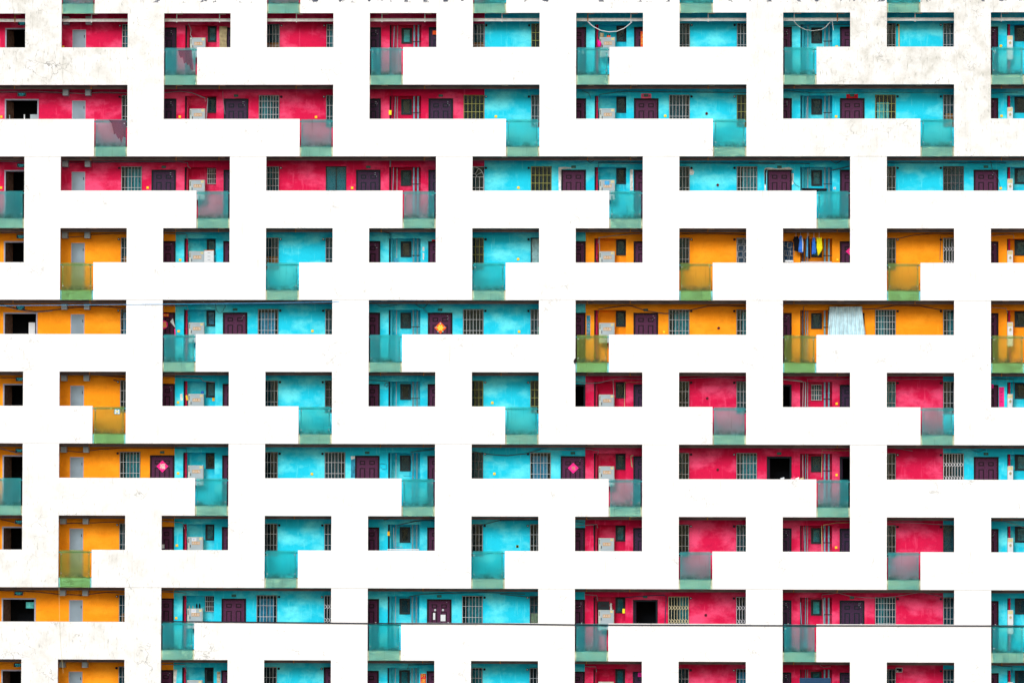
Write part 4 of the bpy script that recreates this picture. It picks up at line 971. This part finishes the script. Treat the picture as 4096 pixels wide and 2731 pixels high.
for k, xx in enumerate((1681, 1706)): shoe(T(41, xx, 900).x, YB+.1, zc, 'black', '%s of the two black shoes stood upright on the hose cabinet' % ('left', 'right')[k], True, .78)
for k, xx in enumerate((1618, 1648)): shoe(T(41, xx, 900).x, YB+.08, zc, 'c_beige', '%s of the two small beige shoes on the hose cabinet' % ('left', 'right')[k], True, .42)
zp = Zr(6)-HO
for xx, mt, lab in ((285, 'white', 'white shoe on the parapet below the open crimson-wall doorway'), (375, 'rose', 'pink shoe in the row of shoes on the parapet'), (412, 'c_white', 'grey white shoe in the row of shoes on the parapet'), (452, 'c_beige', 'beige shoe at the right end of the row on the parapet')):
    shoe(T(34, xx, 1305, .08).x, .07, zp, mt, lab, s=.9)
# items on the top-row cabinet: tin bucket, two red bottles, magenta bag
zc = Zr(0)-.845
p = T(13, 870, 310); m = MB(); m.tube([(p.x, YB+.1, zc+.003), (p.x, YB+.1, zc+.17)], .085, 14); o = m.build('tin_bucket', 'c_beige'); MB().tube([(p.x-.02, YB+.1, zc+.17), (p.x-.06, YB+.1, zc+.26)], .008, 5).build('brush', 'ink', o)
tag(o, 'beige tin with brushes standing on the top-row hose cabinet', 'tin')
for k, xx in enumerate((921, 938)):
    x = T(13, xx, 320).x; m = MB(); m.tube([(x, YB+.08, zc+.003), (x, YB+.08, zc+.07)], .035, 10); o = m.build('bottle', 'oran'); MB().tube([(x, YB+.08, zc+.0705), (x, YB+.08, zc+.13)], .022, 8).build('bottle_neck', 'ink', o)
    tag(o, '%s of two red and black bottles on the top-row hose cabinet' % ('left', 'right')[k], 'bottle', 'bottles on the cabinet')
p = T(13, 850, 380, YB); m = MB(); ball(m, (p.x, YB-.07, p.z), .085, .06, .13); ball(m, (p.x-.05, YB-.07, p.z+.13), .035, .03, .06)
tag(m.build('plastic_bag', 'magenta', smooth=True), 'magenta plastic bag hanging at the left of the top-row hose cabinet', 'bag')
p = T(31, 1732, 575, YB+.2); m = MB(); ball(m, (p.x, YB+.2, p.z), .07, .05, .06)
tag(m.build('sun_hat', 'blue', smooth=True), 'blue hat hung above the hose cabinet, sixth row', 'hat')
p = T(31, 1598, 622, YB); q = [T(31, a, b) for a, b in ((1588, 602), (1602, 598), (1610, 640), (1596, 645))]
tag(MB().prism([(v.x, v.z) for v in q], YB-.03, YB-.02).build('wall_card', 'yellow'), 'slanted yellow card at the crimson pipe left of the hose cabinet, sixth row', 'card')
p = T(23, 815, 945, YB); m = MB(); ball(m, (p.x, YB+.05, p.z-.05), .045, .04, .14)
tag(m.build('umbrella', 'signbox', smooth=True), 'black folded umbrella leaning by the crimson pipe in the orange alcove', 'umbrella')
# flower ornament on the glass, sixth row
p = T(31, 1002, 740, .02); m = MB(); hw = .075
pet = [(-.045, .045), (.045, .045), (-.05, -.045), (.05, -.045)]
for dx, dz in pet: m.disc(p.x+dx*1.15, p.z+dz, hw*.85, .008, .018, 16)
root = m.build('flower_ornament', 'pipe_c'); m = MB()
for k, (dx, dz) in enumerate(pet): m.disc(p.x+dx*1.15, p.z+dz, hw*.55, .003-.0003*k, .0075, 16)
m.build('petals', 'white', root); MB().disc(p.x, p.z, .03, -.003, .001, 10).build('flower_heart', 'lime', root)
tag(root, 'pale pink flower ornament with green rim on the yellow-looking glass balustrade', 'ornament')

# ------------------------------------------------------------------ free ropes and cables
def rope(name, pts, r, mat, label, cat='rope'): return tag(MB().tube(pts, r, 6).build(name, mat), label, cat)
rope('slack_rope', [T(13, a, b, .55) for a, b in ((750, 185), (775, 210), (800, 230), (860, 262), (930, 275), (1000, 270), (1060, 245), (1100, 215), (1130, 188))], .016, 'white', 'white rope slung between tray hangers above the top-row hose cabinet')
rope('slack_rope', [T(14, a, b, .55) for a, b in ((387, 185), (405, 208), (430, 230), (480, 255), (545, 265), (620, 255), (660, 230), (690, 195), (712, 180), (722, 262))], .008, 'c_white', 'pale thin rope slung across the top row near the right side')
rope('overhead_cable', [at(-60, 1223, -.06), at(300, 1220, -.06), at(700, 1216, -.06), at(1100, 1211.5, -.06), at(1330, 1207.5, -.06), at(1480, 1207, .3), at(1750, 1203, .4)], .009, 'sky', 'pale blue-grey cable crossing in front of the facade, fifth row', 'cable')
rope('black_cable', [at(645, 2484, -.05), at(1000, 2487, -.05), at(1470, 2492, -.05), at(2000, 2493.5, -.05), at(2300, 2497.5, -.05), at(3100, 2500.5, -.05), at(4160, 2502, -.05)], .024, 'cable_k', 'thick black cable running across the facade along the parapet tops, ninth row', 'cable')
rope('hanging_cord', [at(236, 2346, -.04), at(238, 2480, -.04), at(244, 2600, -.04), at(253, 2690, -.04)], .004, 'sand', 'thin pale cord hanging down the facade at the lower left', 'cord')
q = [at(a, b, -.03) for a, b in ((2297, 1437), (2302, 1432), (2303, 1448), (2299, 1456), (2294, 1446))]
tag(MB().prism([(v.x, v.z) for v in q], -.06, -.003).build('cloth_scrap', 'ink'), 'small black scrap caught on the facade beside the yellow-looking glass, fifth row', 'scrap')

# ------------------------------------------------------------------ ground
m = MB(); m.quad((-2500, -2500, -.02), (2500, -2500, -.02), (2500, 2500, -.02), (-2500, 2500, -.02)); tag(m.build('ground', 'asphalt'), 'pale paved ground', None, None, 'structure')
# ------------------------------------------------------------------ light
EL, AZ = math.radians(25), math.radians(14)      # soft overcast sun, high in front of the facade
w = bpy.data.worlds.new('World'); S.world = w; w.use_nodes = True; nt = w.node_tree
sk = nt.nodes.new('ShaderNodeTexSky'); sk.sky_type = 'NISHITA'; sk.sun_disc = False; sk.sun_elevation = EL; sk.sun_rotation = math.pi-AZ; sk.dust_density = 1.5
nt.links.new(sk.outputs[0], nt.nodes['Background'].inputs[0]); nt.nodes['Background'].inputs[1].default_value = .07
sd = bpy.data.lights.new('sun', 'SUN'); sd.energy = 1.5; sd.angle = math.radians(20); sd.color = (1, .985, .96)
so = bpy.data.objects.new('sun', sd); C.objects.link(so)
dv = Vector((math.sin(-AZ)*math.cos(EL), -math.cos(AZ)*math.cos(EL), math.sin(EL)))   # towards the sun
so.rotation_euler = dv.to_track_quat('Z', 'Y').to_euler(); so.location = (0, -60, 80)
S.view_settings.view_transform = 'Standard'; S.view_settings.look = 'None'; S.view_settings.exposure = 0.92; S.view_settings.gamma = 1
S.render.engine = 'CYCLES'; S.cycles.transparent_max_bounces = 16; S.cycles.max_bounces = 8
